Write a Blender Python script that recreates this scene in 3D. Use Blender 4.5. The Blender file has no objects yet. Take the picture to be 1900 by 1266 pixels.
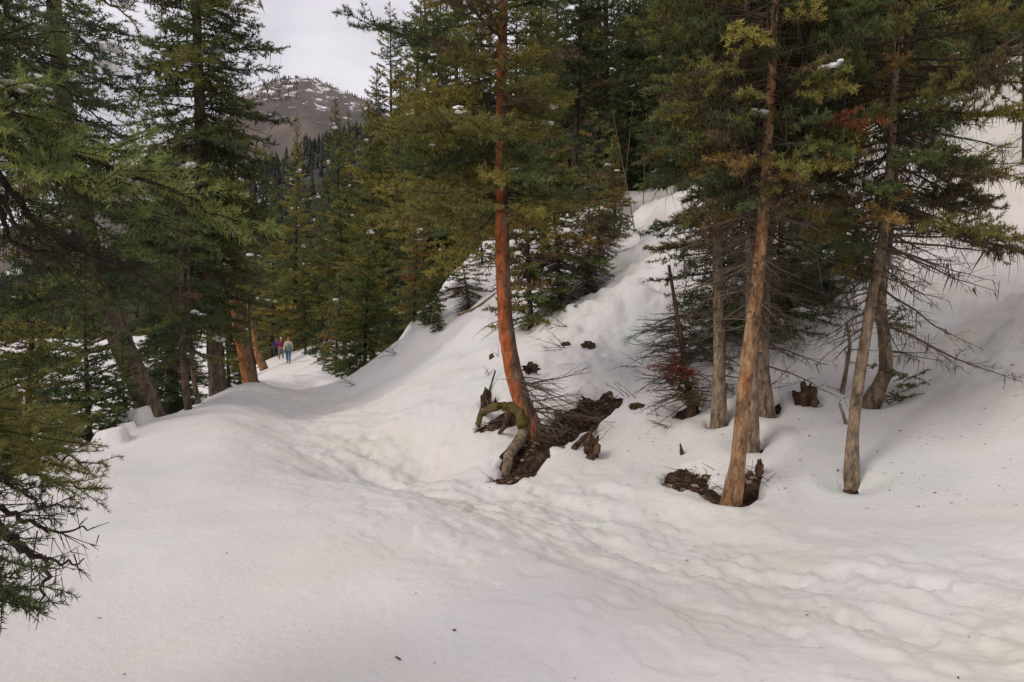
import bpy, math, random
import numpy as np
from mathutils import Vector, Matrix

R = math.radians
SC = bpy.context.scene
COL = SC.collection

# ------------------------------------------------------------------ camera, sky, sun, exposure
CAM = np.array((0.0, 0.0, 1.7))
FPX = 1478.0
PITCH = math.atan(33 / FPX)
cam_data = bpy.data.cameras.new('camera')
cam_data.lens = 28.0
cam_data.sensor_width = 36.0
cam_data.clip_start = 0.05
cam_data.clip_end = 6000
cam = bpy.data.objects.new('camera', cam_data)
cam.location = CAM
cam.rotation_euler = (math.pi / 2 - PITCH, 0, 0)
COL.objects.link(cam)
SC.camera = cam

SUN_DIR = Vector((-0.80, -0.50, 0.80)).normalized()      # towards the sun
sun_el = math.asin(SUN_DIR.z)
sun_az = math.atan2(SUN_DIR.x, SUN_DIR.y)
world = bpy.data.worlds.new('World')
SC.world = world
world.use_nodes = True
wn, wl = world.node_tree.nodes, world.node_tree.links
wn.clear()
w_out = wn.new('ShaderNodeOutputWorld')
w_bg = wn.new('ShaderNodeBackground')
w_bg.inputs['Strength'].default_value = 0.1
sky = wn.new('ShaderNodeTexSky')
sky.sky_type = 'NISHITA'
sky.sun_disc = False
sky.sun_elevation = sun_el
sky.sun_rotation = sun_az
w_tc = wn.new('ShaderNodeTexCoord')
w_map = wn.new('ShaderNodeMapping')
w_map.inputs['Scale'].default_value = (1.0, 1.0, 2.2)
w_noise = wn.new('ShaderNodeTexNoise')
w_noise.inputs['Scale'].default_value = 2.6
w_noise.inputs['Detail'].default_value = 5
w_noise.inputs['Roughness'].default_value = 0.5
w_ramp = wn.new('ShaderNodeValToRGB')
w_ramp.color_ramp.elements[0].position = 0.36
w_ramp.color_ramp.elements[0].color = (4.6, 4.4, 4.85, 1)
w_ramp.color_ramp.elements[1].position = 0.60
w_ramp.color_ramp.elements[1].color = (7.7, 7.3, 7.8, 1)
w_mix = wn.new('ShaderNodeMix')
w_mix.data_type = 'RGBA'
w_mix.inputs[0].default_value = 0.93
wl.new(w_tc.outputs['Generated'], w_map.inputs['Vector'])
wl.new(w_map.outputs['Vector'], w_noise.inputs['Vector'])
wl.new(w_noise.outputs['Fac'], w_ramp.inputs['Fac'])
wl.new(sky.outputs['Color'], w_mix.inputs['A'])
wl.new(w_ramp.outputs['Color'], w_mix.inputs['B'])
wl.new(w_mix.outputs['Result'], w_bg.inputs['Color'])
wl.new(w_bg.outputs['Background'], w_out.inputs['Surface'])

sun_data = bpy.data.lights.new('sun', 'SUN')
sun_data.energy = 1.2
sun_data.angle = R(24)
sun_data.color = (1.0, 0.93, 0.84)
sun = bpy.data.objects.new('sun', sun_data)
sun.rotation_euler = (-SUN_DIR).to_track_quat('-Z', 'Y').to_euler()
COL.objects.link(sun)

SC.view_settings.view_transform = 'Standard'
SC.view_settings.look = 'None'
SC.view_settings.gamma = 1.0
SC.view_settings.use_curve_mapping = False
SC.view_settings.exposure = 0.30
SC.render.engine = 'CYCLES'
SC.cycles.max_bounces = 6
SC.cycles.diffuse_bounces = 4
SC.cycles.transparent_max_bounces = 4
SC.cycles.use_denoising = True

# ------------------------------------------------------------------ helpers
def ray(px, py):
    u, v = (px - 950) / FPX, (633 - py) / FPX
    cp, sp = math.cos(PITCH), math.sin(PITCH)
    return np.array((u, cp + v * sp, -sp + v * cp))

def at(px, py, Y):
    d = ray(px, py)
    return CAM + d * (Y / d[1])

_perm = np.random.RandomState(7).permutation(4096)
def _h(ix, iy, iz=0):
    return _perm[(_perm[(_perm[ix & 4095] + iy) & 4095] + iz) & 4095]

def perlin(x, y, z=None):
    """gradient noise about -1..1 on numpy arrays, 2D or 3D"""
    x = np.asarray(x, float); y = np.asarray(y, float)
    ix, iy = np.floor(x).astype(np.int64), np.floor(y).astype(np.int64)
    fx, fy = x - ix, y - iy
    ux, uy = fx * fx * fx * (fx * (fx * 6 - 15) + 10), fy * fy * fy * (fy * (fy * 6 - 15) + 10)
    if z is None:
        def g(i, j):
            a = _h(ix + i, iy + j) * (2 * math.pi / 4096)
            return np.cos(a) * (fx - i) + np.sin(a) * (fy - j)
        a = g(0, 0) * (1 - ux) + g(1, 0) * ux
        b = g(0, 1) * (1 - ux) + g(1, 1) * ux
        return 1.5 * (a * (1 - uy) + b * uy)
    z = np.asarray(z, float)
    iz = np.floor(z).astype(np.int64); fz = z - iz
    uz = fz * fz * fz * (fz * (fz * 6 - 15) + 10)
    def g3(i, j, k):
        h = _h(ix + i, iy + j, iz + k)
        t = h * (2 * math.pi / 4096); c = ((h * 37) % 4096) / 2048.0 - 1; s = np.sqrt(1 - c * c)
        return s * np.cos(t) * (fx - i) + s * np.sin(t) * (fy - j) + c * (fz - k)
    def pl(k):
        a = g3(0, 0, k) * (1 - ux) + g3(1, 0, k) * ux
        b = g3(0, 1, k) * (1 - ux) + g3(1, 1, k) * ux
        return a * (1 - uy) + b * uy
    return 1.5 * (pl(0) * (1 - uz) + pl(1) * uz)

def fbm(x, y, octv=4, z=None):
    s, a, o = 0.0, 1.0, 0
    for i in range(octv):
        f = 2.03 ** i
        s = s + a * perlin(x * f + 17 * i, y * f - 11 * i, None if z is None else z * f)
        a *= 0.5
    return s

def sstep(a, b, x):
    t = np.clip((x - a) / (b - a), 0, 1)
    return t * t * (3 - 2 * t)

class MB:
    """collects triangles and builds ONE mesh object"""
    def __init__(s):
        s.v, s.f, s.c, s.n = [], [], [], 0
    def add(s, v, f, c=(1, 1, 1)):
        v = np.asarray(v, float).reshape(-1, 3)
        f = np.asarray(f, np.int64).reshape(-1, 3)
        c = np.asarray(c, float)
        if c.ndim == 1:
            c = np.repeat(c[None, :3], len(v), 0)
        s.v.append(v); s.f.append(f + s.n); s.c.append(c[:, :3]); s.n += len(v)
    def mesh(s, name, mat, origin=(0, 0, 0), smooth=True):
        v = np.concatenate(s.v) - np.asarray(origin)
        f = np.concatenate(s.f); c = np.concatenate(s.c)
        me = bpy.data.meshes.new(name)
        me.vertices.add(len(v)); me.vertices.foreach_set('co', v.astype(np.float32).ravel())
        me.loops.add(len(f) * 3); me.loops.foreach_set('vertex_index', f.astype(np.int32).ravel())
        me.polygons.add(len(f)); me.polygons.foreach_set('loop_start', np.arange(0, len(f) * 3, 3, dtype=np.int32))
        me.polygons.foreach_set('use_smooth', np.full(len(f), smooth, dtype=bool))
        at_ = me.color_attributes.new('tint', 'FLOAT_COLOR', 'POINT')
        at_.data.foreach_set('color', np.concatenate((c, np.ones((len(c), 1))), 1).astype(np.float32).ravel())
        me.update(calc_edges=True)
        me.materials.append(mat)
        return me
    def build(s, name, mat, parent=None, origin=(0, 0, 0), smooth=True, kind=None):
        if not s.v:
            return None
        o = bpy.data.objects.new(name, s.mesh(name, mat, origin, smooth))
        COL.objects.link(o)
        if parent is not None:
            o.parent = parent
        else:
            o.location = origin
        if kind:
            o['kind'] = kind
        return o

def tag(o, label, cat, group=None):
    o['label'] = label
    o['category'] = cat
    if group:
        o['group'] = group
    return o

def thing(name, label, cat, loc, group=None):
    o = bpy.data.objects.new(name, None)
    o.empty_display_size = 0.2
    COL.objects.link(o)
    o.location = loc
    return tag(o, label, cat, group)

def nrm(a):
    return a / np.maximum(np.linalg.norm(a, axis=-1, keepdims=True), 1e-9)

def tube(mb, pts, rad, sides=12, rough=0.0, rfreq=6.0, col=(1, 1, 1), cap=True, sub=0, seed=0.0, flare=None):
    """a tapered, optionally bark-roughened tube through pts"""
    pts = np.asarray(pts, float); rad = np.asarray(rad, float)
    if sub:
        n = len(pts); t = np.linspace(0, n - 1, (n - 1) * sub + 1)
        q = np.concatenate((2 * pts[:1] - pts[1:2], pts, 2 * pts[-1:] - pts[-2:-1]))
        i = np.minimum(t.astype(int), n - 2); w = (t - i)[:, None]
        p0, p1, p2, p3 = q[i], q[i + 1], q[i + 2], q[i + 3]
        pts = 0.5 * (2 * p1 + (p2 - p0) * w + (2 * p0 - 5 * p1 + 4 * p2 - p3) * w ** 2 + (3 * p1 - p0 - 3 * p2 + p3) * w ** 3)
        rad = np.interp(t, np.arange(n), rad)
    n = len(pts)
    d = nrm(np.gradient(pts, axis=0))
    ref = np.array((1.0, 0.13, 0.07)) if abs(d[0][0]) < 0.8 else np.array((0.1, 0.2, 1.0))
    x = nrm(np.cross(np.cross(d, ref), d)); y = np.cross(d, x)
    a = np.linspace(0, 2 * math.pi, sides, endpoint=False)
    ca, sa = np.cos(a)[None, :, None], np.sin(a)[None, :, None]
    ring = x[:, None] * ca + y[:, None] * sa
    rr = np.repeat(rad[:, None], sides, 1)
    if rough:
        b = pts[:, None] + ring * 0.12
        nz = perlin(b[..., 0] * rfreq * 1.6 + seed, b[..., 1] * rfreq * 1.6, b[..., 2] * rfreq * 0.45)
        nz = nz + 0.6 * perlin(b[..., 0] * rfreq * 4 + seed, b[..., 1] * rfreq * 4, b[..., 2] * rfreq * 1.6)
        rr = rr * (1 + rough * nz)
    v = (pts[:, None] + ring * rr[..., None]).reshape(-1, 3)
    i = np.arange(n - 1)[:, None] * sides; j = np.arange(sides)[None]
    k = (j + 1) % sides
    q0, q1, q2, q3 = i + j, i + k, i + sides + k, i + sides + j
    f = np.concatenate((np.stack((q0, q1, q2), -1).reshape(-1, 3), np.stack((q0, q2, q3), -1).reshape(-1, 3)))
    if cap:
        v = np.concatenate((v, pts[-1:] + d[-1:] * rad[-1] * 0.3, pts[:1]))
        m = n * sides; jj = np.arange(sides)
        f = np.concatenate((f, np.stack(((n - 1) * sides + jj, (n - 1) * sides + (jj + 1) % sides, np.full(sides, m)), -1),
                            np.stack(((jj + 1) % sides, jj, np.full(sides, m + 1)), -1)))
    mb.add(v, f, col)
    return pts, rad

def sticks(mb, P0, P1, r0, r1, col=(1, 1, 1)):
    """many straight three-sided twigs at once"""
    P0 = np.asarray(P0, float).reshape(-1, 3); P1 = np.asarray(P1, float).reshape(-1, 3)
    M = len(P0)
    if M == 0:
        return
    r0 = np.broadcast_to(np.asarray(r0, float), (M,)); r1 = np.broadcast_to(np.asarray(r1, float), (M,))
    d = nrm(P1 - P0)
    ref = np.where(np.abs(d[:, 2:3]) < 0.9, np.array([[0, 0, 1.0]]), np.array([[1.0, 0, 0]]))
    x = nrm(np.cross(d, ref)); y = np.cross(d, x)
    vs = []
    for P, r in ((P0, r0), (P1, r1)):
        for k in range(3):
            a = k * 2 * math.pi / 3
            vs.append(P + (x * math.cos(a) + y * math.sin(a)) * r[:, None])
    v = np.stack(vs, 1).reshape(-1, 3)
    base = np.array([(0, 1, 4), (0, 4, 3), (1, 2, 5), (1, 5, 4), (2, 0, 3), (2, 3, 5)])
    f = (np.arange(M)[:, None, None] * 6 + base[None]).reshape(-1, 3)
    c = np.asarray(col, float)
    if c.ndim == 2:
        c = np.repeat(c, 6, 0)
    mb.add(v, f, c)

def needles(mb, rng, P0, P1, tint, dens, L, W, fwd=0.7, upb=0.25, tipgain=0.35, quad=False):
    """needle leaves along many twig segments; tint is one colour per segment"""
    P0 = np.asarray(P0, float).reshape(-1, 3); P1 = np.asarray(P1, float).reshape(-1, 3)
    if len(P0) == 0:
        return
    ln = np.linalg.norm(P1 - P0, axis=1)
    cnt = np.floor(ln * dens + rng.random(len(ln))).astype(int)
    ix = np.repeat(np.arange(len(ln)), cnt)
    M = len(ix)
    if M == 0:
        return
    t = rng.random(M)[:, None]
    ax = nrm(P1 - P0)[ix]
    b = P0[ix] + (P1 - P0)[ix] * t
    rd = rng.normal(size=(M, 3)); rd = rd - ax * (rd * ax).sum(1, keepdims=True); rd = nrm(rd)
    rd[:, 2] += upb
    dr = nrm(ax * (fwd * (0.6 + 0.8 * rng.random((M, 1)))) + rd)
    sd = nrm(np.cross(dr, rng.normal(size=(M, 3))))
    l = L * (0.65 + 0.6 * rng.random((M, 1))); w = W * (0.7 + 0.6 * rng.random((M, 1)))
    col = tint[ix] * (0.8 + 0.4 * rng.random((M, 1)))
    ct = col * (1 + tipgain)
    if quad:
        v = np.stack((b, b + dr * l * 0.5 + sd * w * 0.5, b + dr * l, b + dr * l * 0.5 - sd * w * 0.5), 1).reshape(-1, 3)
        f = (np.arange(M)[:, None, None] * 4 + np.array([(0, 1, 2), (0, 2, 3)])[None]).reshape(-1, 3)
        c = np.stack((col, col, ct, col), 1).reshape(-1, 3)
    else:
        v = np.stack((b - sd * w * 0.5, b + sd * w * 0.5, b + dr * l), 1).reshape(-1, 3)
        f = np.arange(M * 3).reshape(-1, 3)
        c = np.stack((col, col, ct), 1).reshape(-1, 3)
    mb.add(v, f, c)

# ------------------------------------------------------------------ materials
def new_mat(name):
    m = bpy.data.materials.new(name)
    m.use_nodes = True
    nt = m.node_tree
    return m, nt.nodes, nt.links, nt.nodes['Principled BSDF']

def ramp_node(n, stops):
    r = n.new('ShaderNodeValToRGB')
    cr = r.color_ramp
    while len(cr.elements) < len(stops):
        cr.elements.new(0.5)
    for e, (p, c) in zip(cr.elements, stops):
        e.position = p; e.color = (*c, 1)
    return r

def noise_node(n, l, vec, scale, detail=4, rough=0.55, mscale=None):
    t = n.new('ShaderNodeTexNoise')
    t.inputs['Scale'].default_value = scale
    t.inputs['Detail'].default_value = detail
    t.inputs['Roughness'].default_value = rough
    if mscale:
        mp = n.new('ShaderNodeMapping'); mp.inputs['Scale'].default_value = mscale
        l.new(vec, mp.inputs['Vector']); vec = mp.outputs['Vector']
    l.new(vec, t.inputs['Vector'])
    return t.outputs['Fac']

def mat_noise(name, stops, scale=6, detail=5, rough=0.85, bump=0.4, bdist=0.02, mscale=None, bscale=None):
    m, n, l, b = new_mat(name)
    tc = n.new('ShaderNodeTexCoord').outputs['Object']
    f = noise_node(n, l, tc, scale, detail, 0.6, mscale)
    r = ramp_node(n, stops)
    l.new(f, r.inputs['Fac']); l.new(r.outputs['Color'], b.inputs['Base Color'])
    b.inputs['Roughness'].default_value = rough
    b.inputs['Specular IOR Level'].default_value = 0.15
    if bump:
        f2 = noise_node(n, l, tc, bscale or scale * 2.5, 4, 0.6, mscale)
        bp = n.new('ShaderNodeBump'); bp.inputs['Strength'].default_value = bump; bp.inputs['Distance'].default_value = bdist
        l.new(f2, bp.inputs['Height']); l.new(bp.outputs['Normal'], b.inputs['Normal'])
    return m

def mat_tint(name, transl=0.0, rough=0.7, spec=0.2):
    m, n, l, b = new_mat(name)
    a = n.new('ShaderNodeAttribute'); a.attribute_name = 'tint'
    b.inputs['Roughness'].default_value = rough
    b.inputs['Specular IOR Level'].default_value = spec
    l.new(a.outputs['Color'], b.inputs['Base Color'])
    if transl:
        t = n.new('ShaderNodeBsdfTranslucent'); l.new(a.outputs['Color'], t.inputs['Color'])
        mx = n.new('ShaderNodeMixShader'); mx.inputs['Fac'].default_value = transl
        l.new(b.outputs['BSDF'], mx.inputs[1]); l.new(t.outputs['BSDF'], mx.inputs[2])
        l.new(mx.outputs['Shader'], n['Material Output'].inputs['Surface'])
    return m

def mat_snow():
    m, n, l, b = new_mat('snow')
    tc = n.new('ShaderNodeTexCoord').outputs['Object']
    big = noise_node(n, l, tc, 0.40, 7, 0.66)
    r = ramp_node(n, [(0.30, (0.66, 0.63, 0.55)), (0.42, (0.69, 0.665, 0.615)), (0.55, (0.715, 0.675, 0.665)), (0.68, (0.635, 0.67, 0.62))])
    l.new(big, r.inputs['Fac'])
    a = n.new('ShaderNodeAttribute'); a.attribute_name = 'tint'
    mx = n.new('ShaderNodeMix'); mx.data_type = 'RGBA'; mx.blend_type = 'MULTIPLY'; mx.inputs[0].default_value = 1
    l.new(r.outputs['Color'], mx.inputs['A']); l.new(a.outputs['Color'], mx.inputs['B'])
    l.new(mx.outputs['Result'], b.inputs['Base Color'])
    b.inputs['Roughness'].default_value = 0.55
    b.inputs['Specular IOR Level'].default_value = 0.25
    f1 = noise_node(n, l, tc, 14, 6, 0.62)
    f2 = noise_node(n, l, tc, 120, 3, 0.6)
    b1 = n.new('ShaderNodeBump'); b1.inputs['Strength'].default_value = 0.38; b1.inputs['Distance'].default_value = 0.035
    b2 = n.new('ShaderNodeBump'); b2.inputs['Strength'].default_value = 0.5; b2.inputs['Distance'].default_value = 0.006
    l.new(f1, b1.inputs['Height']); l.new(f2, b2.inputs['Height'])
    l.new(b1.outputs['Normal'], b2.inputs['Normal']); l.new(b2.outputs['Normal'], b.inputs['Normal'])
    return m

def mat_bark(name, dark, mid, light, patch=None, patch_amt=0.5, side=None, vs=1.0):
    """flaky bark: stretched noise and cells; patch = a second colour in flakes; side = direction the patch favours"""
    m, n, l, b = new_mat(name)
    tc = n.new('ShaderNodeTexCoord').outputs['Object']
    f = noise_node(n, l, tc, 11 * vs, 7, 0.68, (1, 1, 0.32))
    vo = n.new('ShaderNodeTexVoronoi'); vo.inputs['Scale'].default_value = 22 * vs
    mp = n.new('ShaderNodeMapping'); mp.inputs['Scale'].default_value = (1, 1, 0.4)
    wob = n.new('ShaderNodeMixRGB'); wob.blend_type = 'ADD'; wob.inputs[0].default_value = 0.06
    nz = n.new('ShaderNodeTexNoise'); nz.inputs['Scale'].default_value = 9
    l.new(tc, nz.inputs['Vector']); l.new(tc, wob.inputs[1]); l.new(nz.outputs['Color'], wob.inputs[2])
    l.new(wob.outputs[0], mp.inputs['Vector']); l.new(mp.outputs['Vector'], vo.inputs['Vector'])
    r = ramp_node(n, [(0.33, dark), (0.5, mid), (0.68, light)])
    l.new(f, r.inputs['Fac'])
    colr = r.outputs['Color']
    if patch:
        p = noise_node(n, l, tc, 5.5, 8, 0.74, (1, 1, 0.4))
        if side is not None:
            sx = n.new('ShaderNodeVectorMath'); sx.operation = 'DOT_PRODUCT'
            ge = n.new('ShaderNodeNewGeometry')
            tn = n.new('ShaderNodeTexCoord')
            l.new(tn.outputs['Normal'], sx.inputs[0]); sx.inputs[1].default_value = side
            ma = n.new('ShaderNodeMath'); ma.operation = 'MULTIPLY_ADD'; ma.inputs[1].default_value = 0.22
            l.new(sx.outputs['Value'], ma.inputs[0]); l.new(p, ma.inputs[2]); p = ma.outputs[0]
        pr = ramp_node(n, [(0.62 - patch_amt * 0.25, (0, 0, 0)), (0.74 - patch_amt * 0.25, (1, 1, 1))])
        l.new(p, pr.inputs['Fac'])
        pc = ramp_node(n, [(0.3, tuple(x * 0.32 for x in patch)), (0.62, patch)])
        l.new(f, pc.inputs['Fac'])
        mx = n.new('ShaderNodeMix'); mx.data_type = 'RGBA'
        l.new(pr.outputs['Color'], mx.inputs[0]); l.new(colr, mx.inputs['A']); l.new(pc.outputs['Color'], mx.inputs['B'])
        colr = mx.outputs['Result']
    bl = noise_node(n, l, tc, 7 * vs, 5, 0.7, (1, 1, 0.8))
    br = ramp_node(n, [(0.34, (0.34, 0.31, 0.29)), (0.46, (0.85, 0.83, 0.8)), (0.66, (1.25, 1.22, 1.18))]); l.new(bl, br.inputs['Fac'])
    mb_ = n.new('ShaderNodeMix'); mb_.data_type = 'RGBA'; mb_.blend_type = 'MULTIPLY'; mb_.inputs[0].default_value = 0.9
    l.new(colr, mb_.inputs['A']); l.new(br.outputs['Color'], mb_.inputs['B']); colr = mb_.outputs['Result']
    l.new(colr, b.inputs['Base Color'])
    b.inputs['Roughness'].default_value = 0.9
    b.inputs['Specular IOR Level'].default_value = 0.12
    ad = n.new('ShaderNodeMath'); ad.operation = 'ADD'
    l.new(f, ad.inputs[0]); l.new(vo.outputs['Distance'], ad.inputs[1])
    bp = n.new('ShaderNodeBump'); bp.inputs['Strength'].default_value = 0.9; bp.inputs['Distance'].default_value = 0.02
    l.new(ad.outputs[0], bp.inputs['Height']); l.new(bp.outputs['Normal'], b.inputs['Normal'])
    return m

M_SNOW = mat_snow()
M_CLUMP = mat_noise('snow_clump', [(0.3, (0.78, 0.77, 0.78)), (0.7, (0.86, 0.85, 0.86))], 5, 3, 0.6, 0.3, 0.02)
M_NEEDLE = mat_tint('conifer_needles', 0.22)
M_TWIG = mat_tint('twig_wood', 0, 0.9, 0.1)
M_LICHEN = mat_tint('beard_lichen', 0.15, 0.95, 0.05)
M_BARK_RED = mat_bark('bark_red', (0.075, 0.048, 0.032), (0.16, 0.105, 0.07), (0.25, 0.17, 0.12), (0.46, 0.145, 0.055), 0.48, (-0.95, -0.35, 0))  # orange favours the left face: bark colour with warm sidelight painted in
M_BARK_ORANGE = mat_bark('bark_orange_grey', (0.12, 0.068, 0.036), (0.29, 0.18, 0.10), (0.43, 0.29, 0.17), (0.35, 0.12, 0.042), 0.08, (-0.3, -0.3, 0), 1.4)
M_BARK_GREY = mat_bark('bark_grey', (0.11, 0.082, 0.058), (0.24, 0.18, 0.125), (0.36, 0.285, 0.205), (0.27, 0.14, 0.06), 0.05, None, 1.5)
M_BARK_DARK = mat_bark('bark_dark', (0.022, 0.017, 0.014), (0.06, 0.045, 0.036), (0.115, 0.09, 0.072))
M_BARK_BROWN = mat_bark('bark_brown', (0.045, 0.034, 0.027), (0.115, 0.086, 0.066), (0.20, 0.155, 0.12), None, 0.5, None, 0.8)
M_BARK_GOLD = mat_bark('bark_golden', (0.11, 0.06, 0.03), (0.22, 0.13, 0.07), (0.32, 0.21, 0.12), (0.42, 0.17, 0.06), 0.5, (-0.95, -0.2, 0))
M_SOIL = mat_noise('bare_soil', [(0.3, (0.010, 0.007, 0.005)), (0.48, (0.035, 0.021, 0.014)), (0.62, (0.085, 0.046, 0.028)), (0.78, (0.16, 0.10, 0.06))], 11, 9, 0.95, 1.0, 0.03)
M_ROCK = mat_noise('dark_rock', [(0.3, (0.012, 0.010, 0.010)), (0.6, (0.04, 0.032, 0.028)), (0.8, (0.09, 0.07, 0.06))], 5, 6, 0.9, 0.8, 0.05)
M_ROTTEN = mat_noise('rotten_wood', [(0.3, (0.02, 0.013, 0.009)), (0.5, (0.075, 0.045, 0.028)), (0.75, (0.20, 0.125, 0.075))], 9, 6, 0.92, 0.9, 0.03, (1, 1, 0.35))
M_MOSS = mat_noise('mossy_wood', [(0.3, (0.05, 0.03, 0.015)), (0.48, (0.13, 0.10, 0.03)), (0.7, (0.155, 0.125, 0.05))], 14, 6, 0.95, 0.9, 0.03)
# ------------------------------------------------------------------ the shape of the ground
# control points: on the photograph's surfaces by line of sight and distance, and by plain x, y, z where nothing is seen
_S = [  # px, py, distance forward
    (950, 1266, 3.8), (100, 1266, 3.78), (1800, 1266, 3.75), (450, 1050, 5.55), (100, 1100, 5.0), (950, 1050, 5.5),
    (1400, 1080, 5.1), (1860, 1120, 4.75), (700, 930, 7.5), (300, 900, 8.4), (900, 940, 7.3), (1150, 960, 6.9),
    (150, 862, 9.6), (225, 795, 13.0), (290, 777, 14.2), (370, 772, 15.2), (395, 745, 18.0), (455, 722, 20.5),
    (500, 745, 17.6), (590, 745, 17.4), (450, 820, 11.4), (560, 800, 12.6), (700, 820, 11.2), (560, 722, 24.5), (620, 712, 27),
    (540, 692, 38), (530, 674, 54.8), (515, 658, 74), (500, 705, 27), (590, 668, 55), (640, 690, 40),
    (652, 719, 20.0), (684, 714, 25.0), (722, 693, 28.0), (770, 668, 32.0), (660, 705, 31.0), (697, 685, 21.0), (722, 648, 22.0), (700, 740, 16.5), (760, 690, 18.0),
    (830, 850, 10.5), (940, 885, 9.0), (965, 830, 10.3), (985, 795, 11.0), (890, 725, 13.2), (830, 640, 17.0), (800, 600, 21.5),
    (860, 560, 24.0), (830, 520, 30.0), (760, 600, 26.0), (1000, 600, 18.5), (1100, 850, 9.9), (1100, 750, 12.4), (1100, 650, 15.5), (1100, 560, 19.0),
    (1100, 480, 23.5), (1160, 435, 26.0), (1250, 362, 29.0), (1235, 378, 33), (1180, 415, 31), (1320, 362, 33), (1250, 850, 9.6), (1250, 750, 11.6), (1250, 600, 15.7), (1250, 480, 21.0),
    (1350, 925, 7.9), (1390, 815, 9.3), (1330, 775, 10.5), (1420, 760, 10.8), (1500, 740, 11.0), (1580, 890, 8.5), (1630, 745, 11.3),
    (1700, 620, 13.8), (1600, 520, 16.8), (1800, 430, 17.8), (1890, 350, 19.0), (1890, 250, 22.0), (1880, 122, 27.0),
    (1750, 200, 26.5), (1600, 300, 25.0), (1450, 335, 27.0), (1540, 390, 21.5), (1500, 560, 15.5), (1880, 950, 6.7), (1880, 800, 8.4), (1880, 600, 11.8),
    (1700, 960, 7.0), (1700, 800, 9.4), (2100, 500, 13.5), (2100, 900, 6.6),
]
_W = [(0, 0, 0), (2.5, 1.0, .05), (-2.5, 1, 0), (0, -6, 0), (6, -4, 0.6), (-4.6, 4.5, -.02), (-6.2, 3, -.9), (-9.5, 5, -3.2), (-13, 6, -5), (-12, -6, -4.6),
      (-6.2, 8.5, -.25), (-8.2, 9.5, -1.5), (-11.5, 11, -4.3), (-8.6, 14, -1.3), (-9.6, 18, -1.6), (-12.5, 16, -4.2), (-14, 26, -4.0), (-10.5, 24, -1.6),
      (-20.5, 55, -3.6), (-17.5, 40, -3.4), (-26, 74, -3.2), (-34, 75, -5), (-18, 30, -5), (-25, 45, -5), (-30, 20, -5.2), (-45, 60, -5.5), (-50, 0, -5.5), (-30, -30, -5.2), (-60, 110, -5.5),
      (-24, 100, -1), (-10, 60, 1.5), (-3, 50, 5.0), (-8, 80, 3), (0, 70, 9), (6, 45, 8.0), (12, 60, 11.0), (18, 45, 13.0), (25, 60, 21), (0, 105, 12), (30, 100, 30),
      (22, 32, 13.5), (32, 40, 20), (28, 18, 11.5), (20, 8, 6.2), (12, 3, 3), (30, -5, 8), (15, -10, 3.5), (50, 30, 24), (50, 80, 34), (60, 0, 22), (20, -40, 5), (0, -40, 0)]
def nearer(px, Y):
    # the bank stands steeper than first guessed: everything on it lies nearer the foot line
    f = float(np.interp(px, [880, 1350, 1900], [9.2, 7.85, 7.0]))
    return Y if px < 880 or Y < f else f + (Y - f) * .66
_A = np.array([at(a, b, nearer(a, c)) for a, b, c in _S] + [np.array(w, float) for w in _W])

def _tps(d2):
    return 0.5 * d2 * np.log(d2 + 1e-9)
_K = _tps(((_A[:, None, :2] - _A[None, :, :2]) ** 2).sum(-1)) + np.eye(len(_A)) * 0.35
_Pm = np.c_[np.ones(len(_A)), _A[:, :2]]
_sol = np.linalg.solve(np.block([[_K, _Pm], [_Pm.T, np.zeros((3, 3))]]), np.r_[_A[:, 2], np.zeros(3)])

TRAIL = np.array([at(*p)[:2] for p in ((2300, 1120, 4.7), (1860, 1125, 4.75), (1450, 1060, 5.4), (1150, 985, 6.6), (960, 935, 7.7), (800, 880, 9.3), (680, 815, 11.6), (600, 760, 16),
                                       (575, 726, 23), (545, 694, 37), (530, 674, 54.8), (515, 658, 74))])
def seg_dist(x, y, P):
    """distance to a polyline and the distance along it"""
    best = np.full(np.shape(x), 1e9); along = np.zeros(np.shape(x)); acc = 0.0
    for a, b in zip(P[:-1], P[1:]):
        ab = b - a; L = np.hypot(*ab)
        t = np.clip(((x - a[0]) * ab[0] + (y - a[1]) * ab[1]) / (L * L), 0, 1)
        d = np.hypot(x - a[0] - t * ab[0], y - a[1] - t * ab[1])
        k = d < best
        best = np.where(k, d, best); along = np.where(k, acc + t * L, along); acc += L
    return best, along

def base_height(x, y):
    x = np.asarray(x, float); y = np.asarray(y, float)
    r = np.hypot(x, y - 20)
    s = np.where(r > 85, (85 + 30 * (1 - np.exp(-(r - 85) / 90))) / np.maximum(r, 1e-6), 1.0)
    xs, ys = (x * s).ravel(), (20 + (y - 20) * s).ravel()
    out = np.empty(len(xs))
    for i in range(0, len(xs), 20000):
        d2 = (xs[i:i + 20000, None] - _A[None, :, 0]) ** 2 + (ys[i:i + 20000, None] - _A[None, :, 1]) ** 2
        out[i:i + 20000] = _tps(d2) @ _sol[:len(_A)] + _sol[-3] + _sol[-2] * xs[i:i + 20000] + _sol[-1] * ys[i:i + 20000]
    return np.maximum(out.reshape(x.shape), -6.0)

def ground_hit(px, py, H=base_height, y0=2.5, y1=130):
    """where the line of sight first meets the ground"""
    d = ray(px, py)
    t = np.exp(np.linspace(math.log(y0), math.log(y1), 900))
    p = CAM + d * t[:, None]
    k = np.nonzero(p[:, 2] < H(p[:, 0], p[:, 1]))[0]
    if len(k) == 0:
        return at(px, py, 60)
    lo, hi = t[max(k[0] - 1, 0)], t[k[0]]
    for _ in range(18):
        m = 0.5 * (lo + hi); q = CAM + d * m
        if q[2] < float(H(np.array([q[0]]), np.array([q[1]]))[0]):
            hi = m
        else:
            lo = m
    q = CAM + d * hi
    return q

def Hz(x, y):
    return float(base_height(np.array([x]), np.array([y]))[0])

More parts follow.
